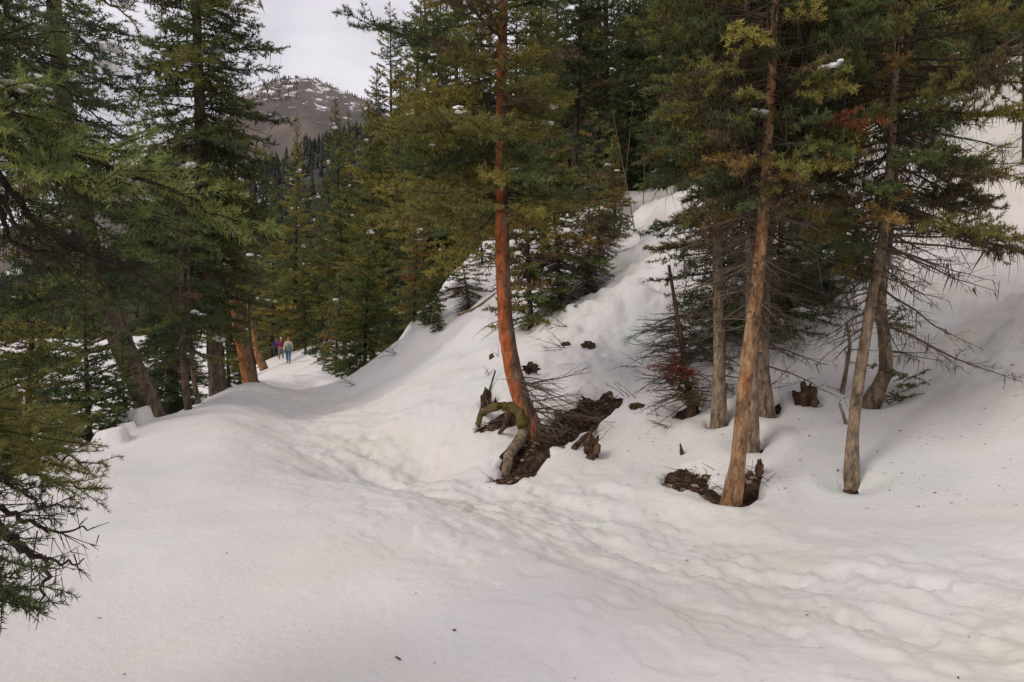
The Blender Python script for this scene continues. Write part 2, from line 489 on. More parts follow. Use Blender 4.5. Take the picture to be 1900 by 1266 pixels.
# bare pits: chains of (px, py, radius)
PITS = [[(945, 872, .19), (972, 842, .27), (1005, 815, .31), (1060, 783, .30), (1120, 747, .20)],
        [(905, 790, .14), (940, 775, .2)],
        [(1265, 898, .20), (1280, 886, .22)],
        [(1318, 914, .10), (1350, 914, .18), (1388, 885, .14)],
        [(1427, 757, .10), (1440, 745, .05)], [(1580, 892, .05)], [(1614, 745, .09)], [(900, 740, .07)], [(1400, 812, .09)], [(1282, 750, .15)], [(1497, 740, .09)],
        [(1334, 778, .06)]]
PITW = [[(ground_hit(a, b)[:2], r) for a, b, r in ch] for ch in PITS]
def pit_mask(x, y, grow=0.0):
    m = np.zeros(np.shape(x))
    w = 0.12 * fbm(x * 2.6, y * 2.6, 6) + 0.03 * perlin(x * 14, y * 14)
    for ch in PITW:
        cx, cy = np.mean([p[0] for p, r in ch]), np.mean([p[1] for p, r in ch])
        near = np.hypot(x - cx, y - cy) < 3.5
        if not near.any():
            continue
        xs, ys = x[near], y[near]
        d = np.full(xs.shape, 9.0)
        pts = ch if len(ch) > 1 else ch * 2
        for (p, r), (q, s) in zip(pts[:-1], pts[1:]):
            ab = q - p; L2 = max(float(ab @ ab), 1e-6)
            t = np.clip(((xs - p[0]) * ab[0] + (ys - p[1]) * ab[1]) / L2, 0, 1)
            d = np.minimum(d, np.hypot(xs - p[0] - t * ab[0], ys - p[1] - t * ab[1]) - (r + (s - r) * t))
        m[near] = np.maximum(m[near], sstep(0.10 + grow, -0.08 + grow, d + w[near]))
    return m

_rs = np.random.RandomState(3)
# footprints trodden along the trail
_FOOT = []
_cl = np.r_[0, np.cumsum(np.hypot(*np.diff(TRAIL, axis=0).T))]
for i in range(80):
    s = _rs.uniform(0.5, 34)
    c = np.array([np.interp(s, _cl, TRAIL[:, k]) for k in (0, 1)])
    e = np.array([np.interp(s + .3, _cl, TRAIL[:, k]) for k in (0, 1)]) - c
    e /= np.hypot(*e); nrmv = np.array((-e[1], e[0]))
    side = _rs.normal(0, 0.34) + (0.35 if s < 7 else 0)
    _FOOT.append((*(c + nrmv * -side), math.atan2(e[1], e[0]) + _rs.normal(0, .35), _rs.uniform(.010, .04)))
_FOOT = np.array(_FOOT)

def height(x, y, detail=True):
    x = np.asarray(x, float); y = np.asarray(y, float)
    z = base_height(x, y)
    if not detail:
        return z
    r = np.hypot(x, y)
    td, ta = seg_dist(x, y, TRAIL)
    slope = sstep(0.3, 1.6, z)
    near = sstep(70, 25, r)
    # soft drifts everywhere, hummocks on the slope
    z = z + near * (0.05 * perlin(x * 0.55 + 3, y * 0.55) + 0.018 * perlin(x * 1.7, y * 1.7 + 9))
    z = z + slope * near * (0.19 * fbm(x * 0.5 + 8, y * 0.5, 5) + 0.07 * (1 - np.abs(fbm(x * 1.3, y * 1.3 + 4, 4))))
    # the broken avalanche lane coming down the slope
    lane, _l = seg_dist(x, y, LANE)
    lm = sstep(2.2, 0.3, lane + 0.5 * perlin(x * .8, y * .8))
    z = z + lm * (0.16 * fbm(x * 1.3, y * 1.3 + 30, 5) + .08 * (1 - np.abs(fbm(x * .9, y * 2 + 3, 3))))
    # churned snow along the trail: a wandering band of lumps and ledges
    wv = 0.35 * perlin(x * 0.9 + 50, y * 0.9)
    band = sstep(1.15, 0.25, np.abs(td + wv - 0.1)) * near
    tu, tv = -.65 * x + .76 * y, .76 * x + .65 * y      # along and across the near trail
    lumps = fbm(tu * 1.0, tv * 2.4 + 70, 5)
    tsd = -signed_dist(x, y, TRAIL)
    z = z - 0.15 * sstep(1.4, 0.25, td) * near + 0.15 * near * sstep(6, 10, r) * np.exp(-((tsd - 1.9) / .75) ** 2) + band * (0.04 * lumps + 0.035 * (1 - np.abs(fbm(tu * .8 + 5, tv * 2.2, 4))) ** 2)
    led = perlin(tu * .45 + 4, tv * 1.3) + .5 * perlin(tu * 1.6, tv * 3.0 + 8) + .2 * perlin(x * 6, y * 6 + 8)
    z = z + near * sstep(2.8, .8, td) * 0.055 * (np.floor(led * 2.5) / 2.5 + sstep(.35, .65, led * 2.5 - np.floor(led * 2.5)) / 2.5)
    m = (td < 1.8) & (r < 40)
    if m.any():
        xs, ys = x[m], y[m]; dz = np.zeros(xs.shape)
        for fx, fy, fa, fd in _FOOT:
            k = (np.abs(xs - fx) < .35) & (np.abs(ys - fy) < .35)
            if not k.any():
                continue
            jx = .05 * perlin(xs[k] * 9, ys[k] * 9)
            dx, dy = xs[k] - fx + jx, ys[k] - fy - jx
            a, b = dx * math.cos(fa) + dy * math.sin(fa), -dx * math.sin(fa) + dy * math.cos(fa)
            q = np.sqrt((a / .17) ** 2 + (b / .085) ** 2)
            dz[k] += -fd * sstep(1.03, .72, q) + fd * .35 * np.exp(-((q - 1.35) / .3) ** 2)
        z[m] += np.clip(dz, -.13, .06)
    z = z + near * sstep(1.5, .5, td) * sstep(22, 9, r) * (.012 * fbm(x * 8, y * 8, 3) + .02 * np.maximum(0, perlin(x * 5 + 9, y * 5) - .15) + .03 * np.maximum(0, perlin(x * 2.6, y * 2.6 + 40) - .25))
    # mounds and melt hollows on the bank
    z = z + slope * sstep(30, 18, r) * .13 * perlin(x * 1.05 + 2, y * 1.05 + 5)
    sd = signed_dist(x, y, LEDGE) + .25 * perlin(x * 1.3, y * 1.3 + 60)
    z = z + .30 * np.exp(-((sd - .25) / np.where(sd > .25, .9, .35)) ** 2) * sstep(0, 2.5, seg_dist(x, y, LEDGE)[1]) * sstep(1.6, .8, np.abs(sd))
    for wx, wy, wr, wd in WELLS:
        q = np.hypot(x - wx, y - wy)
        z = z - wd * np.exp(-(q / wr) ** 2) + wd * .25 * np.exp(-((q - wr * 1.9) / (wr * .6)) ** 2)
    # long soft dune in the left foreground
    z = z + 0.10 * np.exp(-(((x + 1.6) / 1.9) ** 2 + ((y - 6.2) / 1.6) ** 2)) - 0.10 * np.exp(-(((x - .6) / 1.6) ** 2 + ((y - 3.6) / .9) ** 2))
    for bx, by, br, bh in RIM:
        q = np.hypot(x - bx, y - by) / br + .5 * perlin(x * 4.3, y * 4.3)
        z = z + bh * sstep(1.0, .55, q)
    # crumbling lip of the left bank
    z = z + near * 0.05 * fbm(x * 1.2, y * 1.2 + 14, 4) * sstep(-.05, -.8, z)
    return z - 0.20 * pit_mask(x, y)

def signed_dist(x, y, P):
    d, _ = seg_dist(x, y, P); best = np.full(np.shape(x), 1e9); sg = np.ones(np.shape(x))
    for a, b in zip(P[:-1], P[1:]):
        ab = b - a; L = np.hypot(*ab); t = np.clip(((x - a[0]) * ab[0] + (y - a[1]) * ab[1]) / (L * L), 0, 1)
        dd = np.hypot(x - a[0] - t * ab[0], y - a[1] - t * ab[1]); k = dd < best
        best = np.where(k, dd, best); sg = np.where(k, np.sign(ab[0] * (y - a[1]) - ab[1] * (x - a[0])), sg)
    return -d * sg
LEDGE = np.array([ground_hit(*p)[:2] for p in ((1075, 690), (1120, 610), (1175, 540), (1240, 450), (1275, 390))])
WELLS = [(*ground_hit(px, py)[:2], r, d) for px, py, r, d in ((1356, 922, .26, .10), (1394, 816, .22, .10), (1421, 756, .24, .11), (1334, 776, .2, .10), (1581, 892, .22, .11), (1620, 745, .26, .11), (985, 800, .4, .06), (1566, 728, .15, .07), (1283, 755, .3, .08), (1497, 742, .25, .07))]
RIM = [(*at(245, 792, 13.3)[:2], .34, .26), (*at(205, 822, 11.4)[:2], .30, .22), (*at(225, 808, 12.4)[:2], .22, .14)]
LANE = np.array([ground_hit(*p)[:2] for p in ((1255, 370), (1180, 470), (1130, 590), (1050, 680))])

# ground: one sheet, polar about the viewer so that it is fine where it shows large
_a = np.concatenate((np.linspace(-180, -46, 40, endpoint=False), np.linspace(-46, 46, 470, endpoint=False), np.linspace(46, 180, 40, endpoint=False)))
_r = np.concatenate(([0.4, 0.9, 1.5, 2.1], np.exp(np.linspace(math.log(2.6), math.log(60), 420)), np.exp(np.linspace(math.log(62), math.log(420), 34))))
_aa, _rr = np.meshgrid(np.radians(_a), _r)
_gx, _gy = _rr * np.sin(_aa), _rr * np.cos(_aa)
_gz = height(_gx, _gy)
_nr, _na = _gx.shape
_gv = np.stack((_gx, _gy, _gz), -1).reshape(-1, 3)
_i = np.arange(_nr - 1)[:, None] * _na; _j = np.arange(_na)[None]; _k = (_j + 1) % _na
_gf = np.concatenate((np.stack((_i + _j, _i + _na + _j, _i + _na + _k), -1).reshape(-1, 3), np.stack((_i + _j, _i + _na + _k, _i + _k), -1).reshape(-1, 3)))
_gf = np.concatenate((_gf, np.stack((np.full(_na, len(_gv)), _j[0], _k[0]), -1)))
_gv = np.concatenate((_gv, [[0, 0, Hz(0, 0)]]))
# old trodden snow is faintly yellow-grey, clean banks faintly lilac: dirt carried in by feet and bark litter
_td, _ = seg_dist(_gv[:, 0], _gv[:, 1], TRAIL)
_dirt = sstep(1.6, .3, _td + .5 * perlin(_gv[:, 0] * .8, _gv[:, 1] * .8)) * (0.5 + 0.5 * perlin(_gv[:, 0] * 1.5 + 9, _gv[:, 1] * 1.5))
_lit = sstep(.1, 1.5, _gv[:, 2]) * (0.5 + .5 * fbm(_gv[:, 0] * .5, _gv[:, 1] * .5, 3)) * sstep(2, 5, _gv[:, 0])
_q = np.clip(.7 * _dirt + .9 * _lit, 0, 1)[:, None]
_gc = 1 - _q * np.array([[.03, .06, .14]])
g = MB(); g.add(_gv, _gf, _gc)
ground = g.build('snow_ground', M_SNOW, kind='structure')

def soil_patch(ch, label, name='soil_patch', step=0.022):
    pts = np.array([p for p, r in ch]); rm = max(r for p, r in ch) + .3
    x0, y0 = pts.min(0) - rm; x1, y1 = pts.max(0) + rm
    nx, ny = max(8, int((x1 - x0) / step)), max(8, int((y1 - y0) / step))
    X, Y = np.meshgrid(np.linspace(x0, x1, nx), np.linspace(y0, y1, ny))
    Z = height(X, Y) + 0.20 * pit_mask(X, Y)
    Z = Z - 0.085 + 0.06 * fbm(X * 4, Y * 4, 6) + 0.03 * (1 - np.abs(fbm(X * 11 + 5, Y * 11, 3)))
    keep = pit_mask(X, Y, .02) > 0.02
    i = np.arange(ny - 1)[:, None] * nx; j = np.arange(nx - 1)[None]
    kq = (keep[:-1, :-1] | keep[1:, :-1] | keep[:-1, 1:] | keep[1:, 1:]).ravel()
    q = np.stack((i + j, i + j + 1, i + nx + j + 1, i + nx + j), -1).reshape(-1, 4)[kq]
    f = np.concatenate((q[:, [0, 1, 2]], q[:, [0, 2, 3]]))
    mb = MB(); mb.add(np.stack((X, Y, Z), -1).reshape(-1, 3), f)
    o = mb.build(name, M_SOIL, smooth=True)
    o['kind'] = 'structure'
    return o
for ch in PITW:
    soil_patch(ch, '')

# frozen lake
mb = MB()
_lx, _ly = np.meshgrid(np.linspace(-700, 60, 60), np.linspace(-250, 560, 60))
_lz = -4.0 + 0.03 * fbm(_lx * .03, _ly * .03, 3)
_i = np.arange(59)[:, None] * 60; _j = np.arange(59)[None]
_f = np.concatenate((np.stack((_i + _j, _i + _j + 1, _i + 61 + _j), -1).reshape(-1, 3), np.stack((_i + _j, _i + 61 + _j, _i + 60 + _j), -1).reshape(-1, 3)))
mb.add(np.stack((_lx, _ly, _lz), -1).reshape(-1, 3), _f, (1, .985, 1))
mb.build('frozen_lake', M_SNOW, kind='structure')
# ------------------------------------------------------------------ how conifers grow
PAL = {'deep': (0.068, 0.086, 0.034), 'blue': (0.056, 0.084, 0.044), 'olive': (0.165, 0.160, 0.046), 'gold': (0.245, 0.212, 0.052),
       'green': (0.110, 0.140, 0.046), 'rust': (0.22, 0.095, 0.038), 'brown': (0.130, 0.095, 0.050), 'amber': (0.22, 0.145, 0.045)}
WOOD = np.array((0.075, 0.055, 0.042)); WOOD_GREY = np.array((0.17, 0.135, 0.105)); WOOD_DARK = np.array((0.035, 0.026, 0.021))
UP = np.array((0, 0, 1.0))

FINE = dict(tw=.06, k=.42, bare=.16, dens=150, nl=.05, nw=.0095, sub=.06, vert=.34, wood=True)
MID = dict(tw=.085, k=.46, bare=.12, dens=46, nl=.10, nw=.034, sub=.085, vert=.32, wood=True)
COARSE = dict(tw=.15, k=.40, bare=.12, dens=22, nl=.12, nw=.034, sub=.16, vert=.28, wood=False)

class Grow:
    def __init__(s, seed):
        s.rng = np.random.default_rng(seed)
        s.w0, s.w1, s.wr0, s.wr1, s.wc = [], [], [], [], []
        s.l0, s.l1, s.lt = {}, {}, {}
        s.hang, s.snowpt = [], []
    def wood(s, a, b, r0, r1, c):
        M = len(a)
        s.w0.append(a); s.w1.append(b); s.wr0.append(np.broadcast_to(r0, (M,))); s.wr1.append(np.broadcast_to(r1, (M,)))
        s.wc.append(np.broadcast_to(np.asarray(c) * s.rng.uniform(.8, 1.2), (M, 3)))
    def leaf(s, key, a, b, t):
        s.l0.setdefault(key, []).append(a); s.l1.setdefault(key, []).append(b)
        s.lt.setdefault(key, []).append(np.broadcast_to(t, (len(a), 3)))
    def axis(s, base, az, L, pitch, droop, up, wig=.06, step=.13):
        n = max(4, int(L / step)); u = np.linspace(0, 1, n + 1)
        e = pitch - droop * u + up * u ** 2 + s.rng.normal(0, wig * .6, n + 1)
        a = az + np.cumsum(s.rng.normal(0, wig, n + 1))
        d = np.stack((np.cos(e) * np.cos(a), np.cos(e) * np.sin(a), np.sin(e)), -1) * (L / n)
        return np.concatenate((base[None], base + np.cumsum(d[:-1], 0)))
    def bough(s, pts, o, tint, r0=None, dead=False, wc=WOOD, hang=0.0, snow=0.0, curl=.35, key=None):
        rng = s.rng
        seg = np.diff(pts, axis=0); ln = np.linalg.norm(seg, axis=1); cum = np.r_[0, np.cumsum(ln)]; L = cum[-1]
        n = len(pts); r0 = r0 or (.005 + .0095 * L)
        rad = np.linspace(r0, max(.0022, r0 * .12), n)
        s.wood(pts[:-1], pts[1:], rad[:-1], rad[1:], wc)
        m = max(3, int(L * (1 - o['bare'] * .6) / o['tw']))
        u = np.clip(np.linspace(o['bare'] * .6, .985, m) + rng.normal(0, .3 / m, m), .02, .99)
        q = u * L; i = np.clip(np.searchsorted(cum, q) - 1, 0, n - 2)
        p = pts[i] + seg[i] * ((q - cum[i]) / ln[i])[:, None]; d = nrm(seg[i])
        sv = nrm(np.cross(d, UP)); sgn = np.where(np.arange(m) % 2, 1, -1)[:, None] * np.where(rng.random((m, 1)) < .12, -1, 1)
        ang = rng.uniform(.6, 1.2, (m, 1))
        l = (o['k'] * L * (1 - u) ** .7 * (.35 + .65 * np.minimum(1, u / .3)) * rng.uniform(.5, 1.15, m) + .05)[:, None]
        td = nrm(d * np.cos(ang) + sv * sgn * np.sin(ang) + UP * rng.normal(.02, o['vert'], (m, 1)))
        mid = p + td * l * .5
        td2 = nrm(td + d * curl + UP * rng.normal(.05, .15, (m, 1)))
        end = mid + td2 * l * .5
        tr = np.clip(.0018 + .006 * l[:, 0], .0018, .007)
        if o['wood']:
            if o['nw'] > .02:
                s.wood(p, end, tr, .0012, wc)
            else:
                s.wood(p, mid, tr, tr * .75, wc); s.wood(mid, end, tr * .75, .0012, wc)
        # smaller side shoots
        c = np.maximum(1, (l[:, 0] / o['sub']).astype(int)); ix = np.repeat(np.arange(m), c); M = len(ix)
        t = rng.random((M, 1)); base = np.where(t < .5, p[ix] + (mid - p)[ix] * t * 2, mid[ix] + (end - mid)[ix] * (t - .5) * 2)
        dd = np.where(t < .5, td[ix], td2[ix]); s2 = nrm(np.cross(dd, UP)); a2 = rng.uniform(.5, 1.1, (M, 1))
        sd = nrm(dd * np.cos(a2) + s2 * np.where(rng.random((M, 1)) < .5, 1, -1) * np.sin(a2) + UP * rng.normal(.05, o['vert'] * 1.2, (M, 1)))
        sl = (.42 * l[ix] * (1 - t) + .035) * rng.uniform(.6, 1.2, (M, 1))
        se = base + sd * sl
        if dead or (o['wood'] and o is FINE):
            s.wood(base, se, .0022, .0009, wc)
        if not dead:
            tint = np.asarray(tint); jit = lambda k: tint * (1 + rng.normal(0, .16, (k, 1)))
            key = key or id(o); s.opt = getattr(s, 'opt', {}); s.opt[key] = o
            k = (cum[:-1] / L) > o['bare']
            s.leaf(key, pts[:-1][k], pts[1:][k], jit(k.sum()))
            live = u > o['bare']
            s.leaf(key, p[live], mid[live], jit(live.sum())); s.leaf(key, mid[live], end[live], jit(live.sum()))
            lv = live[ix]; s.leaf(key, base[lv], se[lv], jit(lv.sum()))
        if hang:
            allp = np.concatenate((p + (mid - p) * rng.random((m, 1)), pts[1:-1], base))
            s.hang.append(allp[rng.random(len(allp)) < hang])
        if snow and rng.random() < snow:
            for _ in range(rng.integers(1, 3)):
                j = rng.integers(n // 3, max(n - 1, n // 3 + 1)); jn = min(j + 1, n - 1)
                for w in np.linspace(0, 1, 4):
                    s.snowpt.append(pts[j] + (pts[jn] - pts[j]) * w * .8 + rng.normal(0, .02, 3) + UP * .012)
    def wood_mb(s):
        mb = MB()
        if s.w0:
            sticks(mb, np.concatenate(s.w0), np.concatenate(s.w1), np.concatenate(s.wr0), np.concatenate(s.wr1), np.concatenate(s.wc))
        return mb
    def leaf_mb(s):
        mb = MB()
        for k in s.l0:
            o = s.opt[k]
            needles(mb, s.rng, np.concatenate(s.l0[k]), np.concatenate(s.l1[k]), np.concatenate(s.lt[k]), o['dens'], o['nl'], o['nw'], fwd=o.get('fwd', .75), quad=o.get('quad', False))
        return mb
    def hang_mb(s, L=.13, w=.010, col=(.055, .042, .026), per=5):
        mb = MB()
        if not s.hang:
            return mb
        P = np.concatenate(s.hang)
        P = np.repeat(P, per, 0) + s.rng.normal(0, .035, (len(P) * per, 3)) * np.array((1, 1, .3)); M = len(P)
        l = L * s.rng.gamma(1.1, .55, (M, 1)); a = s.rng.random(M) * math.pi
        sd = np.stack((np.cos(a), np.sin(a), a * 0), -1) * w * s.rng.uniform(.4, 1.2, (M, 1))
        dn = np.concatenate((s.rng.normal(0, .3, (M, 2)), -np.ones((M, 1))), 1)
        mid = P + dn * l * .5
        v = np.stack((P - sd * .5, P + sd * .5, mid + sd * .5, mid - sd * .35, P + dn * l), 1).reshape(-1, 3)
        f = (np.arange(M)[:, None, None] * 5 + np.array([(0, 1, 2), (0, 2, 3), (3, 2, 4)])[None]).reshape(-1, 3)
        c = np.asarray(col) * s.rng.uniform(.6, 1.5, (M, 1))
        mb.add(v, f, np.repeat(c, 5, 0))
        return mb

def _ico():
    t = (1 + 5 ** .5) / 2
    v = nrm(np.array([(-1, t, 0), (1, t, 0), (-1, -t, 0), (1, -t, 0), (0, -1, t), (0, 1, t), (0, -1, -t), (0, 1, -t), (t, 0, -1), (t, 0, 1), (-t, 0, -1), (-t, 0, 1)], float))
    f = [(0, 11, 5), (0, 5, 1), (0, 1, 7), (0, 7, 10), (0, 10, 11), (1, 5, 9), (5, 11, 4), (11, 10, 2), (10, 7, 6), (7, 1, 8), (3, 9, 4), (3, 4, 2), (3, 2, 6), (3, 6, 8), (3, 8, 9), (4, 9, 5), (2, 4, 11), (6, 2, 10), (8, 6, 7), (9, 8, 1)]
    return v, f
def ico(sub):
    v, f = _ico(); v = [tuple(p) for p in v]
    for _ in range(sub):
        mid = {}; nf = []
        def m(a, b):
            k = (min(a, b), max(a, b))
            if k not in mid:
                p = np.array(v[a]) + np.array(v[b]); v.append(tuple(p / np.linalg.norm(p))); mid[k] = len(v) - 1
            return mid[k]
        for a, b, c in f:
            x, y, z = m(a, b), m(b, c), m(c, a)
            nf += [(a, x, z), (b, y, x), (c, z, y), (x, y, z)]
        f = nf
    return np.array(v), np.array(f)
ICO1, ICO2, ICO3, ICO4 = ico(1), ico(2), ico(3), ico(4)

def lump(mb, c, size, seed=0, amp=.3, freq=1.6, shape=ICO2, col=(1, 1, 1), rot=0.0, oct=3):
    v, f = shape
    n = 1 + amp * fbm(v[:, 0] * freq + seed, v[:, 1] * freq + seed * 1.7, oct, v[:, 2] * freq)
    p = v * n[:, None] * np.asarray(size)
    ca, sa = math.cos(rot), math.sin(rot)
    p = np.stack((p[:, 0] * ca - p[:, 1] * sa, p[:, 0] * sa + p[:, 1] * ca, p[:, 2]), -1)
    mb.add(p + np.asarray(c), f, col)

def pick(rng, pal):
    names = list(pal); w = np.array([pal[k] for k in names], float)
    c = np.array(PAL[names[rng.choice(len(names), p=w / w.sum())]])
    return c * rng.uniform(.75, 1.25)

def finish(root, G, org, lich=None, snow_size=0):
    """adds crown, branchwork, lichen and snow to a tree's Empty"""
    L = G.leaf_mb()
    if L.v:
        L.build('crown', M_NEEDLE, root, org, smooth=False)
    W = G.wood_mb()
    if W.v:
        W.build('branchwork', M_TWIG, root, org, kind='stuff')
    if lich:
        H = G.hang_mb(**lich)
        if H.v:
            H.build('beard_lichen', M_LICHEN, root, org, smooth=False, kind='stuff')
    if snow_size and G.snowpt:
        S = MB()
        for i, p in enumerate(G.snowpt):
            sz = snow_size * G.rng.choice((.3, .45, .6, 1.0))
            lump(S, p, (sz * G.rng.uniform(.9, 1.8), sz * .9, sz * .45), i * 3.1 + G.rng.random() * 9, .5, 1.7, ICO1, rot=G.rng.random() * 6)
        S.build('snow', M_CLUMP, root, org, kind='stuff')

def crown_on(G, path, z0, z1, n, Lf, pal, o, pitch=(-.25, .6), droop=.5, up=.45, azf=None, hang=0., snow=0., o_hi=None, zdet=1e9, dead=False, wc=WOOD, curl=.35, wig=.06):
    """boughs set round a trunk path between heights z0 and z1 (world z)"""
    rng = G.rng; az = rng.random() * 6.28
    path = np.asarray(path)
    for k in range(n):
        u = (k + rng.random()) / n
        z = z0 + (z1 - z0) * u
        b = np.array([np.interp(z, path[:, 2], path[:, 0]), np.interp(z, path[:, 2], path[:, 1]), z])
        az += 2.39996 + rng.normal(0, .35)
        L = Lf(u) * rng.uniform(.65, 1.18)
        if azf:
            L *= azf(az)
        if L < .08:
            continue
        oo = o_hi if (o_hi and z > zdet) else o
        pt = pitch[0] + (pitch[1] - pitch[0]) * u + rng.normal(0, .1)
        ax = G.axis(b, az, L, pt, droop * (1 - .6 * u), up, wig=wig, step=.13 if oo is FINE else .22)
        G.bough(ax, oo, pick(rng, pal), dead=dead, wc=wc, hang=hang, snow=snow, curl=curl)

def copy_tree(root, loc, rz=0.0, sc=1.0, label=None, group=None, name=None, tilt=(0, 0)):
    r = root.copy(); COL.objects.link(r)
    if name:
        r.name = name
    r.location = loc; r.rotation_euler = (tilt[0], tilt[1], rz); r.scale = (sc,) * 3
    if label:
        r['label'] = label
    if group:
        r['group'] = group
    elif 'group' in r.keys():
        del r['group']
    for ch in list(root.children):
        c = ch.copy(); COL.objects.link(c); c.parent = r
    return r

# ------------------------------------------------------------------ tree kinds for the wood (built once at the origin, then placed)
def proto(kind, seed, H, Lmax, pal, c0=.06, n=110, prof=.85, pitch=(-.3, .7), droop=.5, up=.5, trunk_r=.16, o=MID, deadn=0, snow=.05, bark=None, hang=0., lean=.02, gaps=None):
    G = Grow(seed); rng = G.rng
    zz = np.linspace(0, H, 14); ph = rng.random(2) * 6
    path = np.stack((lean * H * np.sin(zz / H * 2.2 + ph[0]) - lean * H * math.sin(ph[0]), lean * H * np.sin(zz / H * 1.7 + ph[1]) - lean * H * math.sin(ph[1]), zz), -1)
    root = bpy.data.objects.new(kind, None); COL.objects.link(root)
    T = MB()
    low = path.copy(); low[0, 2] -= .6
    tube(T, low, np.linspace(trunk_r, .012, 14), 9, .12, 4, sub=3)
    T.build('trunk', bark or M_BARK_DARK, root)
    Lf = lambda u: Lmax * ((1 - u) ** prof * (.6 + .4 * min(1, u / .12)) + .06) * (gaps(u) if gaps else 1)
    crown_on(G, path, c0 * H, H * .985, n, Lf, pal, o, pitch, droop, up, snow=snow, hang=hang)
    if deadn:
        crown_on(G, path, .03 * H, c0 * H * 1.6, deadn, lambda u: Lmax * .7, pal, dict(o, bare=.1, wood=True), (-.45, -.15), .5, .4, dead=True, wc=WOOD_GREY * .7, wig=.2)
    finish(root, G, (0, 0, 0), dict(L=.22, w=.03) if hang else None, .085 if snow else 0)
    root['H'] = H
    return root

OLIVE = dict(olive=5, green=3.5, gold=2.4, brown=.4, deep=1.2)
DEEP = dict(deep=5, blue=3, green=2, olive=1, brown=1)
GOLDEN = dict(olive=4, gold=3.4, amber=.6, green=2, brown=.4)
MIXED = dict(deep=2, green=3, olive=3.4, brown=.7, gold=1)
tuft = lambda u: .55 + .65 * abs(math.sin(u * 17.0))
PROTO = {
    'tall_olive': proto('pine_tree', 11, 17, 2.3, OLIVE, .06, 190, .75, (-.2, .75), .45, .65, .17),
    'tall_deep': proto('spruce_tree', 12, 18, 2.5, DEEP, .03, 200, .9, (-.45, .5), .35, .45, .2, snow=.07),
    'tall_mixed': proto('pine_tree', 13, 16, 2.2, MIXED, .10, 180, .7, (-.25, .7), .5, .6, .16, deadn=22),
    'tall_golden': proto('spruce_tree', 14, 17, 2.4, GOLDEN, .03, 190, .9, (-.3, .65), .4, .55, .18),
    'loose_pine': proto('pine_tree', 15, 17, 2.0, OLIVE, .30, 110, .55, (0, .6), .4, .8, .15, gaps=tuft, snow=.05),
    'trunky': proto('pine_tree', 16, 15, 1.9, DEEP, .30, 130, .6, (-.2, .5), .5, .5, .15, deadn=40, hang=.12, snow=.05),
    'young_spruce': proto('spruce_tree', 17, 5.2, 1.35, dict(green=5, olive=3, gold=2, deep=1), .0, 165, .85, (-.35, .75), .35, .55, .07, snow=.015),
    'young_deep': proto('spruce_tree', 18, 5.5, 1.25, dict(deep=3, green=4, olive=2, blue=1), .0, 150, .9, (-.3, .75), .35, .5, .07, snow=.015),
    'young_rust': proto('spruce_tree', 19, 5.0, 1.0, dict(olive=3, brown=2, amber=2, rust=.6, green=2), .04, 110, .9, (-.3, .7), .4, .5, .06, snow=.015, deadn=14),
    'twiggy': proto('spruce_tree', 22, 4.6, 1.25, dict(brown=3, olive=3, green=2, amber=1), .22, 50, .75, (-.35, .5), .45, .55, .034, deadn=230, snow=.015, lean=.06, gaps=tuft),
    'bare_pole': proto('dead_tree', 20, 9, .7, MIXED, .97, 4, .9, trunk_r=.06, deadn=0, snow=0, bark=M_BARK_GREY),
}
_used = set()
def plant(key, x, y, H, rz=None, label='', cat='tree', group=None, name=None, sink=.05, tilt=(0, 0), seed=None, wide=1.0):
    """stands one tree of a kind on the ground at x, y with height H"""
    p = PROTO[key]; sc = H / p['H']
    rz = rz if rz is not None else (x * 37.7 + y * 91.3) % 6.283
    z = float(height(np.array([x]), np.array([y]))[0]) - sink
    if key not in _used:
        _used.add(key); r = p
        r.location = (x, y, z); r.rotation_euler = (tilt[0], tilt[1], rz); r.scale = (sc * wide, sc * wide, sc)
        if name:
            r.name = name
    else:
        r = copy_tree(p, (x, y, z), rz, sc, tilt=tilt, name=name or p.name.split('.')[0])
        r.scale = (sc * wide, sc * wide, sc)
    r['label'] = label; r['category'] = cat
    if group:
        r['group'] = group
    return r
# ------------------------------------------------------------------ far country: mountain, wooded hills
def ridge_mesh(name, mat, prof, Y, depth, rise_noise, nx=260, ny=70, foot=-6, x0=-900, x1=1500, seed=0., amp=14):
    """a hill whose skyline, seen from the trail, follows prof [(px, py)] at distance Y and falls away on both sides"""
    px = np.linspace(x0, x1, nx)
    sky_py = np.interp(px, [p[0] for p in prof], [p[1] for p in prof])
    X = (px - 950) / FPX * Y
    top = 1.7 + (600 - sky_py) / FPX * Y
    t = np.linspace(-1, 0.6, ny)
    XX = np.repeat(X[None], ny, 0) * (1 + t[:, None] * depth / Y * .8); YY = Y + t[:, None] * depth + 0 * XX
    h = np.where(t < 0, np.clip(1 + t, 0, 1) ** 1.15, np.clip(1 - t * .9, 0, 1))[:, None]
    ZZ = foot + (top[None] - foot) * h
    n = fbm(XX * rise_noise + seed, YY * rise_noise, 5)
    ZZ = ZZ + n * amp * np.minimum(1, np.abs(t)[:, None] * 4 + .12) * sstep(0, .12, h)
    i = np.arange(ny - 1)[:, None] * nx; j = np.arange(nx - 1)[None]
    f = np.concatenate((np.stack((i + j, i + j + 1, i + nx + j + 1), -1).reshape(-1, 3), np.stack((i + j, i + nx + j + 1, i + nx + j), -1).reshape(-1, 3)))
    mb = MB(); mb.add(np.stack((XX, YY, ZZ), -1).reshape(-1, 3), f)
    o = mb.build(name, mat, kind='structure')
    return o, XX, YY, ZZ, t

